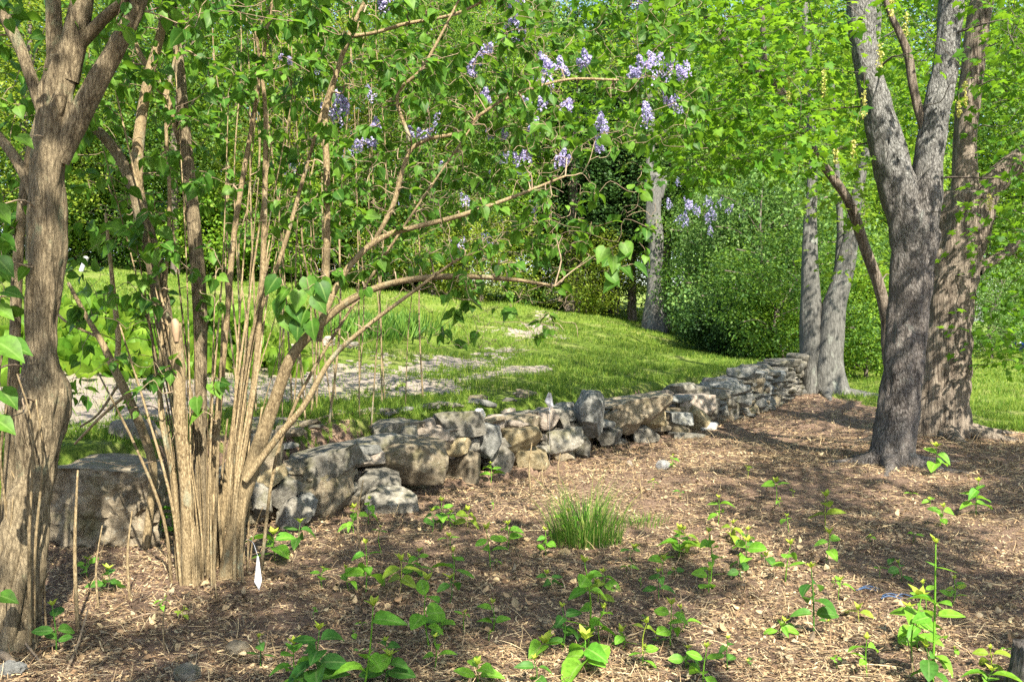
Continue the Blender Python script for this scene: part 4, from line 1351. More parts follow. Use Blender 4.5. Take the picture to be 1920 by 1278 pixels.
# ------------------------------------------------------------------ the wood behind
def wood_crown(name, n_leaf, rad, nl, seed, size, mat, ztop=1.0, cone=False):
    """crown mesh of many lobes about the origin of its trunk base; returns crown and trunk meshes"""
    r = np.random.default_rng(seed)
    H = rad[2]
    cs = []
    for i in range(nl):
        f = (i + .5) / nl
        z = rad[3] + (H - rad[3]) * f
        w = (1 - f) * .95 + .08 if cone else math.sin(math.pi * (f * .80 + .16)) ** .7
        a = i * 2.4 + r.uniform(-.5, .5)
        rr_ = rad[0] * w * r.uniform(.35, 1.0 if nl < 30 else 1.25)
        cs.append([math.cos(a) * rr_, math.sin(a) * rr_, z, rad[0] * r.uniform(.26, .46) * (.55 + .6 * w) * (min(1.0, (26 / nl) ** .5) if nl > 30 else 1)])
    cs = np.array(cs)
    k = r.choice(nl, n_leaf // 7, p=cs[:, 3] ** 2 / np.sum(cs[:, 3] ** 2))
    d = rand_dirs(len(k), r)
    rad_ = cs[k, 3] * (.45 + .6 * r.uniform(0, 1, len(k)) ** .6)
    spr = cs[k, :3] + d * rad_[:, None] * np.array([1.1, 1.1, .72])
    idx = np.repeat(np.arange(len(k)), 7)
    n = len(idx)
    h = r.normal(size=(n, 3)) * np.array([.24, .24, .12]) * (size / .13)
    pos = spr[idx] + h
    tip = norm(h + r.normal(size=(n, 3)) * .2 + np.array([0, 0, -.1]))
    nr = np.array([0, 0, .9]) + d[idx] * .4 + r.normal(size=(n, 3)) * .45
    mb = MB()
    leaves(mb, SMALL, pos, tip, nr, r.uniform(.75, 1.3, n) * size)
    cm = mb.mesh(name + "_crown")
    cm.materials.append(M[mat])
    tb = MB()
    tr_ = rad[4]
    ax = np.array([[0, 0, -.3, tr_ * 1.4], [0, 0, .4, tr_], [r.normal() * .15, r.normal() * .15, H * .4, tr_ * .8], [r.normal() * .3, r.normal() * .3, H * .7, tr_ * .5], [0, 0, H * .95, tr_ * .12]])
    c = tube(tb, ax, 14, 6, .06, .04, seed)
    for q in cs[::2]:
        if q[2] < H * .9:
            k0 = int(np.argmin(np.abs(c[:, 2] - q[2] * .78)))
            a = c[k0]
            m_ = (a[:3] + q[:3]) / 2 + np.array([0, 0, .2])
            tube(tb, np.array([[*a[:3], a[3] * .5], [*m_, a[3] * .3], [*q[:3], .02]]), 6, 4, .05)
    tm = tb.mesh(name + "_trunk")
    tm.materials.append(M['wood_bark'])
    return cm, tm
KINDS = {
 # radius, -, height, crown base, trunk radius
 'tall': wood_crown("tall", 26000, (4.2, 0, 17, 4.0, .22), 26, 301, .15, 'wood_leaf'),
 'round': wood_crown("round", 24000, (4.6, 0, 13, 2.2, .2), 24, 302, .14, 'wood_yellow'),
 'light': wood_crown("light", 22000, (3.8, 0, 14, 2.4, .16), 24, 303, .14, 'maple_light'),
 'blue': wood_crown("blue", 24000, (4.2, 0, 15, 2.6, .2), 26, 304, .14, 'wood_blue'),
 'dark': wood_crown("dark", 26000, (3.2, 0, 15, 2.6, .22), 26, 305, .16, 'dark_leaf', cone=True),
 'bush': wood_crown("bush", 15000, (2.1, 0, 3.9, .3, .05), 46, 306, .085, 'wood_leaf'),
 'bush_yellow': wood_crown("bush_yellow", 14000, (2.0, 0, 3.4, .3, .05), 40, 307, .085, 'wood_yellow'),
 'bush_blue': wood_crown("bush_blue", 14000, (2.0, 0, 4.5, .4, .05), 46, 308, .085, 'wood_blue'),
 'bush_dark': wood_crown("bush_dark", 9000, (1.0, 0, 1.5, .15, .03), 12, 309, .07, 'dark_leaf'),
 'bush_bright': wood_crown("bush_bright", 12000, (1.3, 0, 2.3, .2, .04), 14, 310, .08, 'maple_light'),
}
r4 = random.Random(21)
def wood(kind, px, d, sc, label, cat, group, name, sz=1.0):
    x = (px - CX) / F_PX * d
    z = gz(x, d)
    t = thing(name, label, cat, (x, d, z), group)
    cm, tm = KINDS[kind]
    for nm, me in (("crown", cm), ("trunk", tm)):
        o = bpy.data.objects.new(nm, me)
        COL.objects.link(o)
        o.parent = t
    t.rotation_euler = (0, 0, r4.uniform(0, 6.28))
    t.scale = (sc, sc, sc * sz)
    return t

WG = "trees of the wood beyond the lawn"
NAM = {'tall': "tall_tree", 'round': "round_tree", 'light': "light_tree", 'blue': "cool_tree", 'dark': "evergreen"}
row = [
 # nearer rank
 ('round', 60, 27, .75), ('blue', 190, 31, .8), ('tall', 330, 28, .62), ('light', 450, 31, .8), ('round', 560, 30, .65), ('round', 690, 31, .75), ('tall', 810, 29, .62), ('light', 900, 33, .8), ('blue', 1010, 36, .8), ('round', 1110, 38, .9),
 ('blue', 1340, 32, .72), ('light', 1430, 30, .75), ('tall', 1510, 33, .8), ('light', 1610, 30, .8), ('blue', 1480, 26, .5),
 # middle rank
 ('tall', -60, 38, 1.0), ('light', 110, 41, 1.0), ('tall', 250, 42, 1.0), ('round', 400, 42, 1.0), ('light', 510, 40, 1.0), ('tall', 640, 43, 1.0), ('light', 760, 44, 1.0), ('dark', 860, 41, 1.0), ('tall', 960, 48, 1.0), ('dark', 1060, 42, .9), ('dark', 1140, 44, .9), ('tall', 1220, 48, 1.0), ('blue', 1310, 44, 1.0), ('tall', 1500, 45, 1.1), ('light', 1620, 46, 1.1),
 # far rank
 ('tall', 30, 60, 1.2), ('tall', 330, 64, 1.0), ('blue', 560, 62, 1.4), ('tall', 800, 66, 1.3), ('tall', 960, 70, 1.2), ('blue', 1130, 66, 1.4), ('tall', 1290, 64, 1.3), ('tall', 1420, 66, 1.3), ('dark', 1540, 66, 1.4),
 ('round', 1720, 50, 1.0), ('tall', 1800, 52, 1.3), ('light', 1880, 50, 1.2), ('tall', 1760, 44, 1.1), ('light', 1940, 46, 1.1), ('tall', 2040, 48, 1.3), ('tall', 1980, 60, 1.2), ('blue', 2080, 58, 1.2), ('round', 1900, 48, .6), ('blue', 1650, 58, 1.2),
]
MARK = [(80, "behind the old lilac"), (290, "left of the many-stemmed lilac"), (470, "behind the many-stemmed lilac"), (610, "behind the upright lilac stems"), (780, "above the arching lilac stem"), (980, "above the gravel track"), (1190, "above the dark hollow"), (1285, "behind the broken trunk"), (1460, "above the shrub bank"), (1570, "behind the grey twin trunks"), (1700, "past the leaning tree"), (1850, "behind the right-hand trunks"), (9999, "at the right edge")]
DESC = {'tall': "tall mid-green tree", 'round': "rounded yellow-green tree", 'light': "bright fresh-green tree", 'blue': "cool blue-green tree", 'dark': "dark conical evergreen"}
seen_ = {}
def wood_label(kd, px, d):
    rank = "in the wood's front rank" if d < 37 else "in the wood's middle rank" if d < 50 else "far back in the wood"
    lab = f"{DESC[kd]} {rank} {next(t for x, t in MARK if px < x)}"
    seen_[lab] = seen_.get(lab, 0) + 1
    return lab if seen_[lab] == 1 else lab + ", to the right" if seen_[lab] == 2 else lab + ", rightmost"
row = sorted(row, key=lambda q: q[1])
for kd, px, d, sc in row:
    wood(kd, px, d, sc, wood_label(kd, px, d), "tree", WG, NAM[kd], r4.uniform(.92, 1.12))

BG_ = "shrubs banked up beyond the lawn"
for kd, px, d, sc, lab in [
 ('bush_blue', 1350, 31, .85, "cool green shrub just right of the broken grey trunk"),
 ('bush', 1395, 26.5, 1.15, "mid-green shrub bulging over the lawn's right edge"),
 ('bush_blue', 1430, 24, 1.1, "blue-green shrub left of the grey twin-trunked tree"),
 ('bush', 1470, 21.5, .9, "green shrub right behind the neat wall's far end"),
 ('bush_bright', 1440, 22.0, .8, "bright low shrub at the lawn's right corner"),
 ('bush_dark', 1345, 23.0, 1.0, "low dark shrub at the lawn's right edge"),
 ('bush_dark', 1395, 22.2, .9, "dark clump of leaves under the blue-green shrub"),
 ('bush_bright', 1625, 22, 1.1, "fresh green shrub between the grey twin trunks and the forked tree"),
 ('bush', 1600, 26, 1.1, "taller shrub seen past the leaning tree"),
 ('bush_yellow', 1100, 33, .95, "sunny yellow-green shrub above the dark hollow"),
 ('bush_yellow', 880, 29, 1.0, "yellow-green shrub at the far lawn edge in mid picture"),
 ('bush', 780, 31, 1.1, "green shrub at the far lawn edge beside the yellow-green one"),
 ('bush_yellow', 420, 30, .9, "yellowish shrub beyond the sunny lawn seen through the lilac"),
 ('bush', 250, 29, 1.0, "green shrub beyond the sunny lawn near the white stake"),
 ('bush', 100, 30, 1.0, "green shrub beyond the sunny lawn behind the old lilac"),
 ('bush_blue', 1860, 36, .9, "greyish shrub at the far edge of the right lawn"),
 ('bush', 1960, 40, 1.0, "green shrub behind the blue car"),
 ('bush', 690, 30, 1.25, "broad leafy shrub at the far lawn edge behind the arching stem"),
 ('bush_yellow', 620, 32, 1.2, "yellow-green shrub left of the broad leafy one at the lawn's end"),
 ('bush_blue', 330, 31, 1.2, "cool green shrub beyond the sunny lawn behind the lilac stems"),
 ('bush', 30, 28, 1.3, "shrub beyond the lawn at the left edge"),
 ('bush', 180, 30, 1.3, "shrub beyond the sunny lawn behind the white stake"),
 ('bush_bright', 500, 29, 1.5, "bright shrub beyond the lawn seen among the upright lilac stems"),
 ('bush_bright', 370, 29, 1.5, "bright shrub beyond the lawn behind the many-stemmed lilac"),
 ('bush_bright', 140, 29, 1.4, "bright shrub beyond the lawn just right of the old lilac"),
 ('bush_yellow', 760, 30, 1.0, "sunny shrub at the lawn's end under the arching stem"),
 ('bush', 560, 33, 1.2, "leafy shrub behind the straight lilac stem"),
 ('bush', 990, 34, .9, "leafy shrub at the end of the gravel track"),
 ]:
    wood(kd, px, d, sc, lab, "shrub", BG_, "shrub", r4.uniform(.9, 1.1))

# dark conifer trunks with dead lower branches in the hollow
for k, (px, d, w, h) in enumerate([(1072, 33, .5, 9), (1110, 35, .35, 9), (1150, 36, .38, 9), (1185, 34, .32, 9), (1250, 33, .35, 8)]):
    x = (px - CX) / F_PX * d
    g = np.array([x, d, gz(x, d)])
    t = thing("shaded_evergreen", ["thick dark evergreen trunk at the left of the shaded hollow", "dark evergreen trunk second from the left in the hollow", "slim dark evergreen trunk in the middle of the hollow", "dark evergreen trunk just left of the broken grey trunk", "dark evergreen trunk close behind the broken grey trunk"][k], "tree", g, "evergreens round the shaded hollow")
    b = MB()
    tube(b, np.array([[x, d, g[2] - .2, w * .6], [x, d, g[2] + 2, w * .45], [x + .1, d, g[2] + h, w * .2]]), 12, 6, .06, .04, 400 + k)
    link("trunk", b.mesh("trunk", g), M['wood_bark'], t)
    b = MB()
    for q in range(16):
        a, z0 = r4.uniform(0, 6.28), g[2] + r4.uniform(.7, 3.2)
        L = r4.uniform(.7, 1.8)
        dv = np.array([math.cos(a), math.sin(a), 0])
        p0 = np.array([x, d, z0])
        tube(b, np.array([[*p0, .03], [*(p0 + dv * L * .5 + [0, 0, r4.uniform(-.2, .2)]), .02], [*(p0 + dv * L + [0, 0, r4.uniform(-.3, .4)]), .008]]), 5, 4)
    link("dead_branches", b.mesh("dead_branches", g), M['grey_bark'], t)
    lf = MB()
    n = 9000
    zz = np.random.default_rng(k).uniform(2.9, h, n)
    a = rng.uniform(0, 6.28, n)
    rr_ = (1 - (zz - 2.6) / (h - 1.5) * .7) * 1.9 * rng.uniform(.2, 1, n) ** .6
    pos = np.stack([x + np.cos(a) * rr_, d + np.sin(a) * rr_, g[2] + zz + .2 * np.sin(a * 5 + zz * 2)], -1)
    leaves(lf, SMALL, pos, np.stack([np.cos(a), np.sin(a), np.full(n, -.3)], -1) + rng.normal(size=(n, 3)) * .3, np.array([0, 0, 1.]) + rng.normal(size=(n, 3)) * .4, rng.uniform(.1, .2, n))
    link("crown", lf.mesh("crown", g), M['dark_leaf'], t)

# broken grey trunk
gS = np.array([*P(1228, 580, 27.5)[:2], 0]); gS[2] = gz(gS[0], gS[1])
sn = thing("broken_trunk_tree", "tall grey trunk with a splintered broken fork beyond the lawn", "tree", gS)
b = MB()
tube(b, trace([(1228, 650, 60), (1228, 605, 46), (1227, 575, 36), (1227, 520, 28), (1230, 450, 28), (1226, 400, 26), (1228, 350, 30), (1230, 330, 30)], 27.5), 24, 10, .1, .07, 130, freq=6)
link("trunk", b.mesh("trunk", gS), M['grey_bark'], sn)
for q in ([(1220, 360, 18), (1217, 320, 16), (1222, 240, 13), (1215, 120, 10), (1220, -40, 7)], [(1236, 370, 16), (1244, 345, 14), (1248, 330, 6)], [(1230, 345, 12), (1236, 322, 4)]):
    b = MB()
    tube(b, trace(q, 27.5), 10, 6, .1, .05, 131, freq=8)
    link("limb", b.mesh("limb", gS), M['grey_bark'], sn)
tg = ell_targets(60, (4.4, 27.5, 9.2), (2.6, 2, 2.8), 133)
tw, lf = MB(), MB()
dr = grow(tw, trace([(1222, 240, 13), (1218, 150, 11), (1215, 120, 10), (1218, 50, 8), (1220, -40, 7)], 27.5), tg, .03, .005, .05, 134)
maple_sprays(lf, tg, dr, (14, 22), (.12, .2), .4, 135)
link("twigs", tw.mesh("twigs", gS), M['grey_bark'], sn)
link("crown", lf.mesh("crown", gS), M['maple_light'], sn)

# distant lilac bushes whose purple blossom stands in for sky gaps
for k, (px, py, d, n) in enumerate([(1325, 400, 26.0, 22), (1160, 345, 40, 14), (1060, 342, 42, 12)]):
    x = (px - CX) / F_PX * d
    t = wood('bush_blue', px, d, 1.15, ["distant lilac bush with pale purple blossom right of the broken trunk", "distant lilac bush in bloom left of the broken trunk", "distant lilac bush in bloom above the gravel track"][k], "lilac bush", "distant lilac bushes in bloom", "blooming_lilac")
    g = np.array(t.location)
    top = P(px, py, d - 1.7)
    kx = .62 if k == 0 else 1.1
    t.scale = (kx, kx, (top[2] - g[2] + .35) / 4.0)
    mb = MB()
    r5 = np.random.default_rng(60 + k)
    for q in range(n):
        c = top + r5.normal(size=3) * np.array([.5, .25, .3])
        panicle(mb, c, .30, .20, 60, r5, [r5.normal() * .4, r5.normal() * .4, 1], .045)
    o = link("blossom", mb.mesh("blossom", (0, 0, 0)), M['flower'], None)
    bpy.context.view_layer.update()
    o.parent = t
    o.matrix_parent_inverse = t.matrix_world.inverted()

# ------------------------------------------------------------------ planting beyond the wall
def clump(name, label, cat, px, py, n, L, w, mat, group, seed, tmpl=LANCE, spread=.2, up=1.0):
    g = G(px, py)
    r = np.random.default_rng(seed)
    mb = MB()
    pos = np.zeros((n, 3))
    pos[:, 0] = g[0] + r.normal(0, spread, n)
    pos[:, 1] = g[1] + r.normal(0, spread, n)
    pos[:, 2] = ground_z(pos[:, 0], pos[:, 1])
    T, Fs = tmpl
    T2 = T * np.array([w, 1, 1.2])
    out = norm(np.stack([pos[:, 0] - g[0], pos[:, 1] - g[1], np.zeros(n)], -1) + 1e-3)
    tip = out * .55 + np.stack([r.normal(0, .3, n), r.normal(0, .3, n), np.full(n, up)], -1)
    nr = out + np.stack([r.normal(0, .4, n), r.normal(0, .4, n), np.full(n, .5)], -1)
    if tmpl is not LANCE:
        pos[:, 2] += r.uniform(0, L * 2.5, n) * np.exp(-((pos[:, 0] - g[0]) ** 2 + (pos[:, 1] - g[1]) ** 2) / (2 * spread ** 2))
    leaves(mb, (T2, Fs), pos, tip, nr, r.uniform(.6, 1.2, n) * L)
    return tag(link(name, mb.mesh(name, g), M[mat], loc=tuple(g)), label, cat, group)
for k, (px, py, lab) in enumerate([(640, 625, "strap-leaved green clump left of its two fellows behind the lilac"), (695, 628, "strap-leaved green clump in the middle beyond the drive"), (750, 622, "strap-leaved green clump right of its two fellows beyond the drive")]):
    clump("daylily_clump", lab, "plant", px, py, 300, .36, .30, 'iris', "strap-leaved clumps beyond the drive", 70 + k, LANCE, .36)
for k, (px, py, lab) in enumerate([(130, 668, "yellow-green leafy plant next to the old lilac's trunk beyond the drive"), (175, 672, "sunny leafy plant second along the far drive edge"), (225, 675, "sunny leafy plant behind the sapling's fork"), (270, 672, "sunny leafy plant left of the many-stemmed lilac beyond the drive"), (430, 668, "leafy plant beyond the drive seen between lilac stems")]):
    clump("leafy_perennial", lab, "plant", px, py, 560, .24, 1.0, 'maple_light', "leafy perennials along the drive", 80 + k, OVAL, .38, .5)

# ------------------------------------------------------------------ shoots in the mulch
def shoot(px, py, ytop, pairs, leaf_px, label, seed, tone='shoot_leaf', lean=0.0, tip=True, name="lilac_shoot"):
    tone = tone if seed % 3 else ('shoot_dark', 'shoot_yellow', 'shoot_dark')[seed // 3 % 3]
    g = G(px, min(py, 1276))
    if py > 1276:
        d_ = F_PX * CAM_H / (py - HOR)
        g = np.array([(px - CX) / F_PX * d_, d_, 0]); g[2] = gz(g[0], g[1])
    r = np.random.default_rng(seed)
    mpp = g[1] / F_PX
    H = max(.03, (py - ytop) * mpp * 1.03)
    L = leaf_px * mpp * (1.02 + .3 * r.uniform())
    top = g + np.array([lean * mpp, r.normal() * .03, H])
    t = thing(name, label, "shoot", g, "young shoots coming up through the mulch")
    sb = MB()
    mid = (g + top) / 2 + np.array([r.normal() * .012, r.normal() * .012, 0])
    w = np.clip(.0016 + H * .006, .0016, .0045)
    c = tube(sb, np.array([[*(g - [0, 0, .02]), w * 1.25], [*mid, w], [*top, w * .6]]), 6, 6)
    lb, tb = MB(), MB()
    ph = r.uniform(0, 3.14)
    for k in range(pairs):
        f = (k + .7) / (pairs + .3)
        f = .18 + .78 * f if pairs > 1 else .85
        p = c[int(f * (len(c) - 1)), :3]
        ph += 1.57 + r.normal() * .35
        s = L * (1.0 - .45 * max(0, f - .45)) * r.uniform(.75, 1.1)
        for q in (0, math.pi):
            if pairs > 2 and r.uniform() < .12:
                continue
            a = ph + q + r.normal() * .3
            dv = np.array([math.cos(a), math.sin(a), r.uniform(-.25, .55)])
            nn = np.array([r.normal() * .35, r.normal() * .35 - .35, 1.0])
            st_ = p + norm(dv) * .012
            tube(sb, np.array([[*p, w * .5], [*st_, w * .45]]), 4, 2, cap=False)
            leaves(lb, (OVAL[0] * np.array([r.uniform(.72, 1.12), 1, r.uniform(.2, 2.3)]), OVAL[1]), st_[None], dv[None], nn[None], np.array([s * r.uniform(.8, 1.15)]))
    if tip:
        for k in range(6):
            a = k * 1.05
            dv = np.array([math.cos(a) * r.uniform(.2, 1.1), math.sin(a) * r.uniform(.2, 1.1), 1.0])
            leaves(tb, (LANCE[0] * np.array([1.7, 1, 1]), LANCE[1]), top[None], dv[None], np.array([[-math.cos(a), -math.sin(a), .5]]), np.array([L * r.uniform(.22, .42)]))
    link("stem", sb.mesh("stem", g), M['shoot_tip' if tone == 'shoot_yellow' else tone], t)
    if lb.n:
        link("leaves", lb.mesh("leaves", g), M[tone], t)
    if tip:
        link("growing_tip", tb.mesh("growing_tip", g), M['shoot_tip'], t)
SH = [
 (596, 1306, 1186, 5, 60, "biggest bright broad-leaved shoot at the bottom edge left of centre", 0),
 (678, 1300, 1142, 4, 50, "tall leaning bright shoot right of the broadest one at the bottom", 20),
 (560, 1300, 1212, 3, 48, "bright leafy shoot crowding the left of the broadest one", -12),
 (720, 1290, 1232, 3, 52, "low bright shoot at the bottom edge right of the leaning one", 8),
 (686, 1112, 1022, 3, 34, "yellowish bushy shoot below the sunken pale boulder", 0),
 (655, 1110, 1065, 2, 28, "small yellowish shoot at the left foot of the bushy one", -4),
 (750, 1112, 1058, 2, 38, "shoot with two round leaves right of the yellowish bushy one", 0),
 (786, 1082, 1034, 2, 26, "small pale shoot with an upright tip above the round-leaved one", 0),
 (806, 1215, 1092, 3, 46, "dark green big-leaved shoot in the lower middle left", -6),
 (838, 1140, 1085, 1, 36, "single-paired shoot just above the dark green big-leaved one", 6),
 (920, 1066, 996, 2, 36, "thin-stemmed shoot left of the grass clump", -8),
 (842, 1032, 1010, 1, 28, "low two-leaved shoot left of the thin-stemmed one", 0),
 (488, 1252, 1192, 2, 30, "small bright shoot at the lower left beside the dark stone", 0),
 (895, 1288, 1246, 2, 36, "yellow-green shoot cut by the bottom edge in the middle left", 0),
 (872, 1186, 1145, 1, 20, "tiny shoot right of the dark green big-leaved one", 0),
 (876, 990, 962, 2, 26, "dull green low shoot in the shade near the wall foot", 0),
 (716, 1035, 988, 1, 14, "wispy thin shoot below the sunken pale boulder", 0),
 (516, 1052, 1002, 3, 46, "bright broad-leaved shoot beside the hanging white tag", 0),
 (560, 1030, 985, 2, 34, "bright shoot at the foot of the tipped smooth cobble", 0),
 (1102, 1215, 1052, 4, 50, "tall shoot with a feathery yellow tip in front of the grass clump", -8),
 (1098, 1262, 1205, 3, 56, "very large-leaved low shoot at the foot of the feathery-tipped one", 0),
 (1054, 1222, 1140, 3, 34, "shoot left beside the tall feathery-tipped one", 0),
 (1126, 1210, 1142, 2, 32, "slim shoot right beside the tall feathery-tipped one", 6),
 (1166, 1222, 1186, 2, 40, "round-leaved low shoot at the lower middle", 0),
 (1205, 1228, 1172, 1, 34, "shoot with one leaning pair right of the round-leaved low one", 8),
 (1256, 1215, 1138, 2, 42, "dark-leaved shoot with a pale tip at the lower middle right", 4),
 (1322, 1298, 1212, 2, 48, "bright shoot with a raised leaf at the bottom edge right of centre", 6),
 (1002, 1290, 1238, 2, 34, "yellowish shoot cut by the bottom edge below the grass clump", 0),
 (1020, 1225, 1205, 1, 56, "flat wide-leaved seedling left of the feathery-tipped shoot", 0),
 (1245, 1085, 1052, 1, 36, "lone broad-leaved shoot right of the grass clump", 0),
 (1190, 1060, 1030, 1, 38, "low broad-leaved shoot touching the grass clump's right side", 0),
 (1332, 1092, 1004, 4, 26, "many-leaved brownish green shoot in the middle right", 0),
 (1346, 985, 934, 2, 24, "upright shoot far behind the many-leaved brownish one", 0),
 (1375, 1018, 984, 2, 34, "wide-leaved shoot in the shadow band at middle right", 0),
 (1404, 1068, 1018, 2, 30, "shoot right of the many-leaved brownish one", 0),
 (1455, 945, 905, 1, 24, "small shoot on the mulch left of the forked tree", 0),
 (1526, 1196, 1072, 3, 46, "yellow-leaved shoot at the lower right", 0),
 (1546, 1062, 1000, 3, 34, "three-tiered shoot above the yellow-leaved one", 6),
 (1472, 1092, 1022, 2, 34, "big-leaved stalk left of the three-tiered shoot", 8),
 (1440, 1060, 1046, 1, 28, "low bright seedling left of the big-leaved stalk", 0),
 (1572, 1130, 1088, 1, 28, "small round shoot right of the yellow-leaved one", 2),
 (1626, 1268, 1200, 2, 36, "fork-leaved shoot near the bottom right", 0),
 (1612, 1166, 1148, 1, 34, "flat pair of leaves on the mulch at the lower right", 0),
 (1756, 1290, 1022, 6, 44, "tallest shoot with a yellow bud at the bottom right", 12),
 (1712, 1262, 1122, 1, 66, "stalk with one very big pale leaf beside the tallest shoot", 10),
 (1742, 1290, 1205, 2, 40, "pale low shoot at the foot of the tallest one", -6),
 (1830, 966, 902, 3, 30, "bright shoot on the mulch at far right", 0),
 (1752, 890, 838, 2, 30, "dull shoot just right of the forked tree's foot", 0),
 (1690, 1092, 1062, 2, 20, "small dull seedling left of the tallest shoot's tip", 0),
 (1862, 1296, 1252, 2, 40, "shoot cut by the bottom right corner", 0),
 (1480, 1000, 972, 1, 26, "small shoot on the pale mulch left of the three-tiered one", 0),
 (1400, 900, 878, 1, 14, "tiny pale seedling in the sunlit mulch below the wall", 0),
 (1262, 878, 856, 2, 12, "tiny seedling touching the pale oval pebble", 0),
 (920, 908, 872, 2, 22, "pale seedling against the grey block of the wall foot", 0),
 (106, 1228, 1132, 3, 38, "bright shoot at the foot of the old lilac", 0),
 (300, 1012, 950, 4, 32, "lush bright shoots pressed against the many-stemmed lilac's left foot", 0),
 (325, 1000, 905, 3, 22, "taller leafy shoot squeezed between slab and lilac stems", 0),
 (200, 1110, 1072, 3, 30, "dark leafy shoot in the shade below the huge slab", 0),
 (165, 1085, 1050, 2, 28, "dark low leaves in the shade left below the huge slab", 0),
 (312, 1148, 1118, 2, 16, "small dull shoot in front of the many-stemmed lilac", 0),
 (352, 1160, 1134, 2, 12, "tiny yellow seedling in front of the many-stemmed lilac", 0),
 (605, 1105, 1070, 2, 20, "small dark shoot above the broad-leaved ones at the lower left", 0),
 (690, 985, 940, 2, 22, "shoot in front of the sunken pale boulder", 0),
]
for k, (px, py, yt, pr, lp, lab, le) in enumerate(SH):
    shoot(px, py, yt, pr, lp, lab, 600 + k, lean=le)

r6 = random.Random(77)
for k in range(36):
    px, py = r6.uniform(560, 1900), r6.uniform(900, 1260)
    shoot(px, py, py - r6.uniform(8, 20), 1, r6.uniform(9, 17), "tiny two-leaved seedling just showing above the mulch", 700 + k, tip=r6.random() < .4, name="seedling")

for k in range(34):
    px, py = r6.choice([r6.uniform(560, 1150), r6.uniform(1150, 1880)]), r6.uniform(980, 1275)
    shoot(px, py, py - r6.uniform(26, 62), r6.choice([2, 2, 3]), r6.uniform(20, 36), "short plain leafy shoot, one of many dotted over the mulch", 800 + k, name="lilac_shoot")

# bare sucker stems standing in front of the slab and by the wall
for k, (px, py, yt, w, lab) in enumerate([(146, 1185, 880, 7, "bare upright stem in front of the slab's left half"), (185, 1140, 985, 4, "thin bare stem under the middle of the slab"), (244, 1125, 960, 5, "bare stem in front of the slab's right end"), (88, 1195, 1000, 4, "thin bare stem close to the old lilac's foot"), (78, 1170, 1055, 4, "short bare stem beside the old lilac's foot"), (310, 1220, 1120, 3, "thin dead stalk in front of the many-stemmed lilac"), (408, 1130, 1050, 3, "short dead stalk at the lilac stems' right foot"),
        (675, 1030, 900, 4, "dead stalk rising before the sunken pale boulder"), (996, 925, 830, 4, "thin dark stem before the tan footing block"), (1020, 910, 865, 3, "short dead stem below the shelf stone"), (1050, 905, 850, 3, "short dead stem left of the square pillar stone"), (1205, 935, 890, 3, "thin dead stem on the mulch below the pale pebble"), (1712, 1268, 1200, 4, "dry stick standing by the tallest shoot")]):
    g = G(px, py)
    mpp = g[1] / F_PX
    H = (py - yt) * mpp
    b = MB()
    rr_ = w * mpp * .5
    tube(b, np.array([[g[0], g[1], g[2] - .03, rr_ * 1.1], [g[0] - 4 * mpp, g[1], g[2] + H * .5, rr_], [g[0] - r4.uniform(-6, 10) * mpp, g[1] + .03, g[2] + H, rr_ * .5]]), 6, 6, .05)
    if k % 3 == 1:
        tube(b, np.array([[g[0] - 3 * mpp, g[1], g[2] + H * .5, rr_ * .6], [g[0] + 14 * mpp, g[1], g[2] + H * .85, rr_ * .3]]), 5, 4)
    tag(link("bare_stem", b.mesh("bare_stem", g), M['stem_bark'], loc=tuple(g)), lab, "stem", "bare stems standing in the bed")

# fallen sticks
for k, (a, b_, c, d_, w, lab) in enumerate([(125, 1262, 165, 1182, 6, "pale stick leaning in the litter at the lower left"), (0, 1168, 78, 1250, 6, "dead stick slanting at the old lilac's foot"), (-10, 1225, 40, 1270, 16, "thick dead branch lying in the bottom left corner"), (230, 1168, 330, 1155, 3, "thin twig lying in front of the slab"), (690, 1020, 740, 1012, 5, "pale wood sliver on the mulch near the boulder"), (1160, 1210, 1205, 1195, 4, "short twig among the lower shoots"), (650, 778, 760, 790, 6, "twig lying along the wall top left"), (590, 790, 660, 778, 6, "bent twig on the litter behind the slanting slab"), (1500, 1215, 1530, 1240, 3, "thin curved twig at the lower right")]):
    p0, p1 = G(a, b_), G(c, d_)
    mpp = p0[1] / F_PX
    b = MB()
    m_ = (p0 + p1) / 2 + np.array([0, 0, .03])
    up = .10 if k == 0 else .012
    tube(b, np.array([[*(p0 + [0, 0, .006]), w * mpp * .5], [*m_, w * mpp * .45], [*(p1 + [0, 0, up]), w * mpp * .3]]), 7, 6, .08)
    tag(link("fallen_stick", b.mesh("fallen_stick", p0), M['twig'], loc=tuple(p0)), lab, "stick", "sticks lying on the ground")

# grass clump in the mulch
def tuft(px, py, n, H, spread, label, seed):
    g = G(px, py)
    r = np.random.default_rng(seed)
    mb = MB()
    for k in range(n):
        a = r.uniform(0, 6.28)
        rr_ = spread * math.sqrt(r.uniform())
        p0 = g + np.array([math.cos(a) * rr_, math.sin(a) * rr_ * .7, -.01])
        h = H * r.uniform(.25, 1.05) * (1.15 - .5 * rr_ / spread)
        ln_ = h * r.uniform(.1, .75)
        dv = np.array([math.cos(a + r.normal() * .5), math.sin(a + r.normal() * .5), 0])
        sd = np.array([-dv[1], dv[0], 0]) * r.uniform(.0018, .0034)
        pts = [p0 + dv * ln_ * s ** 2 + np.array([0, 0, h * (s - .12 * s * s)]) for s in (0, .35, .7, 1)]
        V = []
        for s, p in zip((1, .9, .6, .05), pts):
            V += [p - sd * s, p + sd * s]
        mb.add(np.array(V), [np.array([(0, 1, 3, 2), (2, 3, 5, 4), (4, 5, 7, 6)])])
    tag(link("grass_clump", mb.mesh("grass_clump", g), M['tuft'], loc=tuple(g)), label, "grass clump", None)
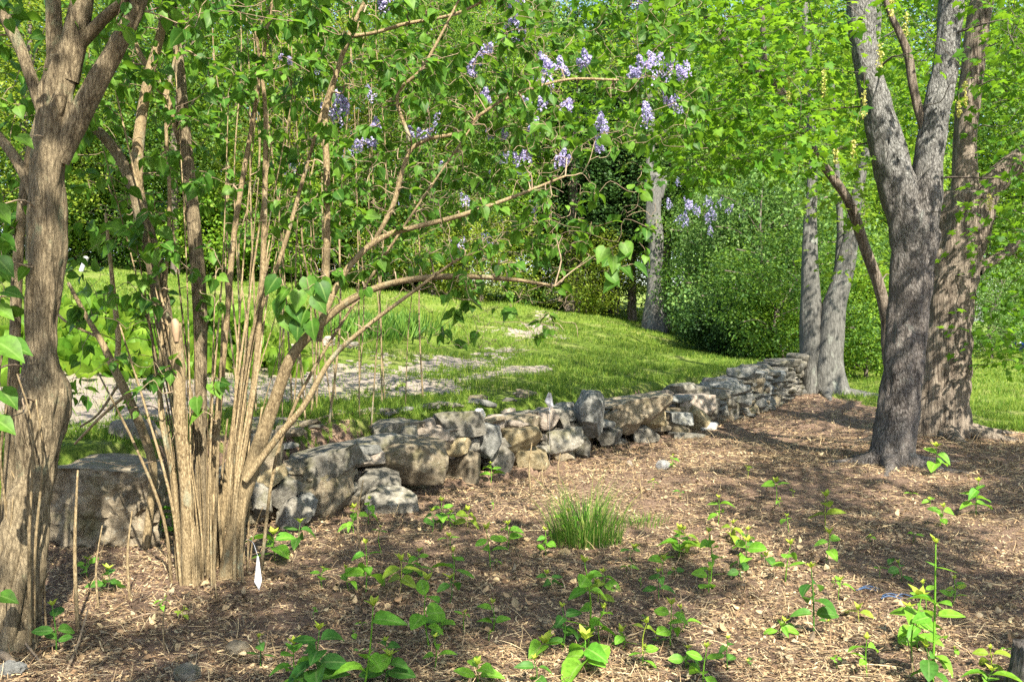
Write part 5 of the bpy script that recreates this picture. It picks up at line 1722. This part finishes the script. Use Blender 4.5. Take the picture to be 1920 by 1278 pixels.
tuft(1100, 1018, 620, .56, .25, "tall fresh grass clump growing in the middle of the mulch", 1)
tuft(1205, 985, 160, .16, .20, "low dark weedy tuft just right of the tall grass clump", 2)

# ------------------------------------------------------------------ small made things
def quad_tag(name, label, pts, th, stake=None, lines=False):
    pts = np.array(pts)
    g = pts.mean(0)
    if stake is not None:
        g = np.array(stake[0])
    t = thing(name, label, "plant marker", g)
    n = norm(np.cross(pts[1] - pts[0], pts[2] - pts[0]))
    k = len(pts)
    V = np.vstack([pts + n * th / 2, pts - n * th / 2])
    fs = [np.array([list(range(k))]), np.array([list(range(2 * k - 1, k - 1, -1))]), np.array([(i, (i + 1) % k, k + (i + 1) % k, k + i) for i in range(k)])[:, ::-1]]
    mb = MB()
    mb.add(V, fs)
    link("marker_plate", mb.mesh("plate", g, False), M['white_plastic'], t)
    if stake is not None:
        b = MB()
        tube(b, np.array([[*stake[0], .003], [*stake[1], .003]]), 6, 3)
        link("stake", b.mesh("stake", g), M['steel'], t)
    return t, g, n
pf = P(1031, 760, 9.35)
zt = gz(pf[0], pf[1])
t, g, n = quad_tag("plant_flag", "white plant marker flag standing on the wall above the pale angular stone", [P(1021, 752, 9.3), P(1028, 735, 9.3), P(1034, 737, 9.3), P(1038, 762, 9.36), P(1030, 764, 9.36)], .003, ((pf[0], pf[1] + .03, zt + .0), P(1030, 750, 9.37)))
b = MB()
tube(b, np.array([[*P(1030, 742, 9.285), .0022], [*P(1033, 758, 9.32), .0022]]), 5, 3)
link("ink_mark", b.mesh("ink_mark", g), M['ink'], t)
p0 = P(482, 1036, 4.92)
t, g, n = quad_tag("hanging_marker", "white plastic marker hanging at the right foot of the many-stemmed lilac", [P(482, 1042, 4.92), P(485, 1042, 4.92), P(491, 1087, 4.9), P(486, 1106, 4.88), P(477, 1090, 4.9)], .003)
b = MB()
tube(b, np.array([[*P(462, 1010, 5.0), .0015], [*P(474, 1016, 4.95), .0015], [*P(483, 1041, 4.92), .0015]]), 5, 4)
link("tie", b.mesh("tie", g), M['white_plastic'], t)
for k, (px, py, lab) in enumerate([(1620, 1108, "blue scrap of plastic on the mulch, farther of two"), (1682, 1124, "blue scrap of plastic on the mulch, nearer of two")]):
    g = G(px, py)
    mb = MB()
    r = np.random.default_rng(900 + k)
    for q in range(3):
        o_ = np.array([r.normal() * .05, r.normal() * .02, .012])
        tube(mb, np.array([[*(g + o_ + [-.05, 0, 0]), .004], [*(g + o_ + [0, .015, .01]), .005], [*(g + o_ + [.06, -.01, 0]), .003]]), 6, 5, .2)
    tag(link("plastic_scrap", mb.mesh("scrap", g), M['blue_plastic'], loc=tuple(g)), lab, "scrap", "blue plastic scraps")
# leaning white stake on the far lawn
g = np.array([*P(152, 530, 22)[:2], 0]); g[2] = gz(g[0], g[1])
stk = thing("marker_stake", "leaning white stake with grey top on the lawn behind the old lilac", "stake", g)
b = MB()
top = P(162, 482, 22)
tube(b, np.array([[*g, .055], [*(g + (top - g) * .65), .055]]), 10, 3)
link("shaft", b.mesh("shaft", g), M['white_plastic'], stk)
b = MB()
tube(b, np.array([[*(g + (top - g) * .65), .068], [*top, .066]]), 10, 3)
link("sleeve", b.mesh("sleeve", g), M['stone_blue'], stk)
# low rotten stump at the right corner
g = np.array([*P(1935, 1285, 3.55)[:2], 0]); g[2] = gz(g[0], g[1])
b = MB()
tube(b, np.array([[*(g - [0, 0, .05]), .12], [*(g + [0, 0, .05]), .09], [*(g + [.01, 0, .2]), .075]]), 24, 8, .16, .08, 140, freq=20, flat=True)
tag(link("tree_stump", b.mesh("stump", g), M['front_bark'], loc=tuple(g)), "dark weathered stump in the bottom right corner", "stump")

# blue car parked at the far side of the right lawn
def car():
    d = 33.5
    c = P(2030, 660, d)
    z0 = gz(c[0], d)
    t = thing("parked_car", "blue car parked beyond the right lawn, mostly out of frame", "car", (c[0], d, z0))
    prof = [(-2.1, .35), (-2.12, .62), (-2.0, .78), (-1.15, .92), (-.55, 1.36), (.75, 1.40), (1.55, .98), (2.05, .90), (2.12, .55), (2.08, .32)]
    mb = MB()
    V = []
    xs = np.array([p[0] for p in prof])
    zs = np.array([p[1] for p in prof])
    k = len(prof)
    for yy, sc in ((-.84, .0), (-.88, 1), (.88, 1), (.84, 0)):
        ins = np.where(zs > 1.0, .16, 0) * np.sign(yy)
        for x, z, i_ in zip(xs, zs, ins):
            V.append((x * (1 if sc else .985), yy - i_, z))
    fs = []
    for a in range(3):
        fs.append(np.array([(a * k + i, a * k + (i + 1) % k, (a + 1) * k + (i + 1) % k, (a + 1) * k + i) for i in range(k)]))
    mb.add(np.array(V), fs + [np.array([list(range(k))])[:, ::-1], np.array([[3 * k + i for i in range(k)]])])
    link("body", mb.mesh("body", smooth=False), M['blue_paint'], t)
    for sx in (-1.3, 1.3):
        for sy in (-.82, .82):
            mb = MB()
            tube(mb, np.array([[sx, sy - .1, .32, .02], [sx, sy - .1, .32, .32], [sx, sy + .1, .32, .32], [sx, sy + .1, .32, .02]]), 20, 1)
            w = link("wheel", mb.mesh("wheel"), M['tyre'], t)
            mb = MB()
            tube(mb, np.array([[sx, sy - .115, .32, .02], [sx, sy - .112, .32, .2], [sx, sy + .112, .32, .2], [sx, sy + .115, .32, .02]]), 16, 1)
            link("rim", mb.mesh("rim"), M['steel'], w)
    for sy in (-1, 1):
        for (xa, xb, xc, xd) in ((-.98, -.45, .05, .05), (.12, .12, .7, 1.3)):
            y0, y1 = sy * .885, sy * .735
            V = np.array([(xa, y0, .98), (xd, y0, .98), (xc, y1, 1.33), (xb, y1, 1.33)])
            V2 = V - np.array([0, sy * .02, 0])
            mb = MB()
            mb.add(np.vstack([V, V2]), [np.array([(0, 1, 2, 3), (7, 6, 5, 4), (0, 4, 5, 1), (1, 5, 6, 2), (2, 6, 7, 3), (3, 7, 4, 0)])])
            link("side_window", mb.mesh("window", smooth=False), M['glass'], t)
    for sy in (-.62, .62):
        V, Fc = ico(2)
        mb = MB()
        mb.add(V * np.array([.06, .17, .08]) + np.array([-2.08, sy, .68]), [Fc])
        link("headlight", mb.mesh("headlight"), M['lamp'], t)
car()
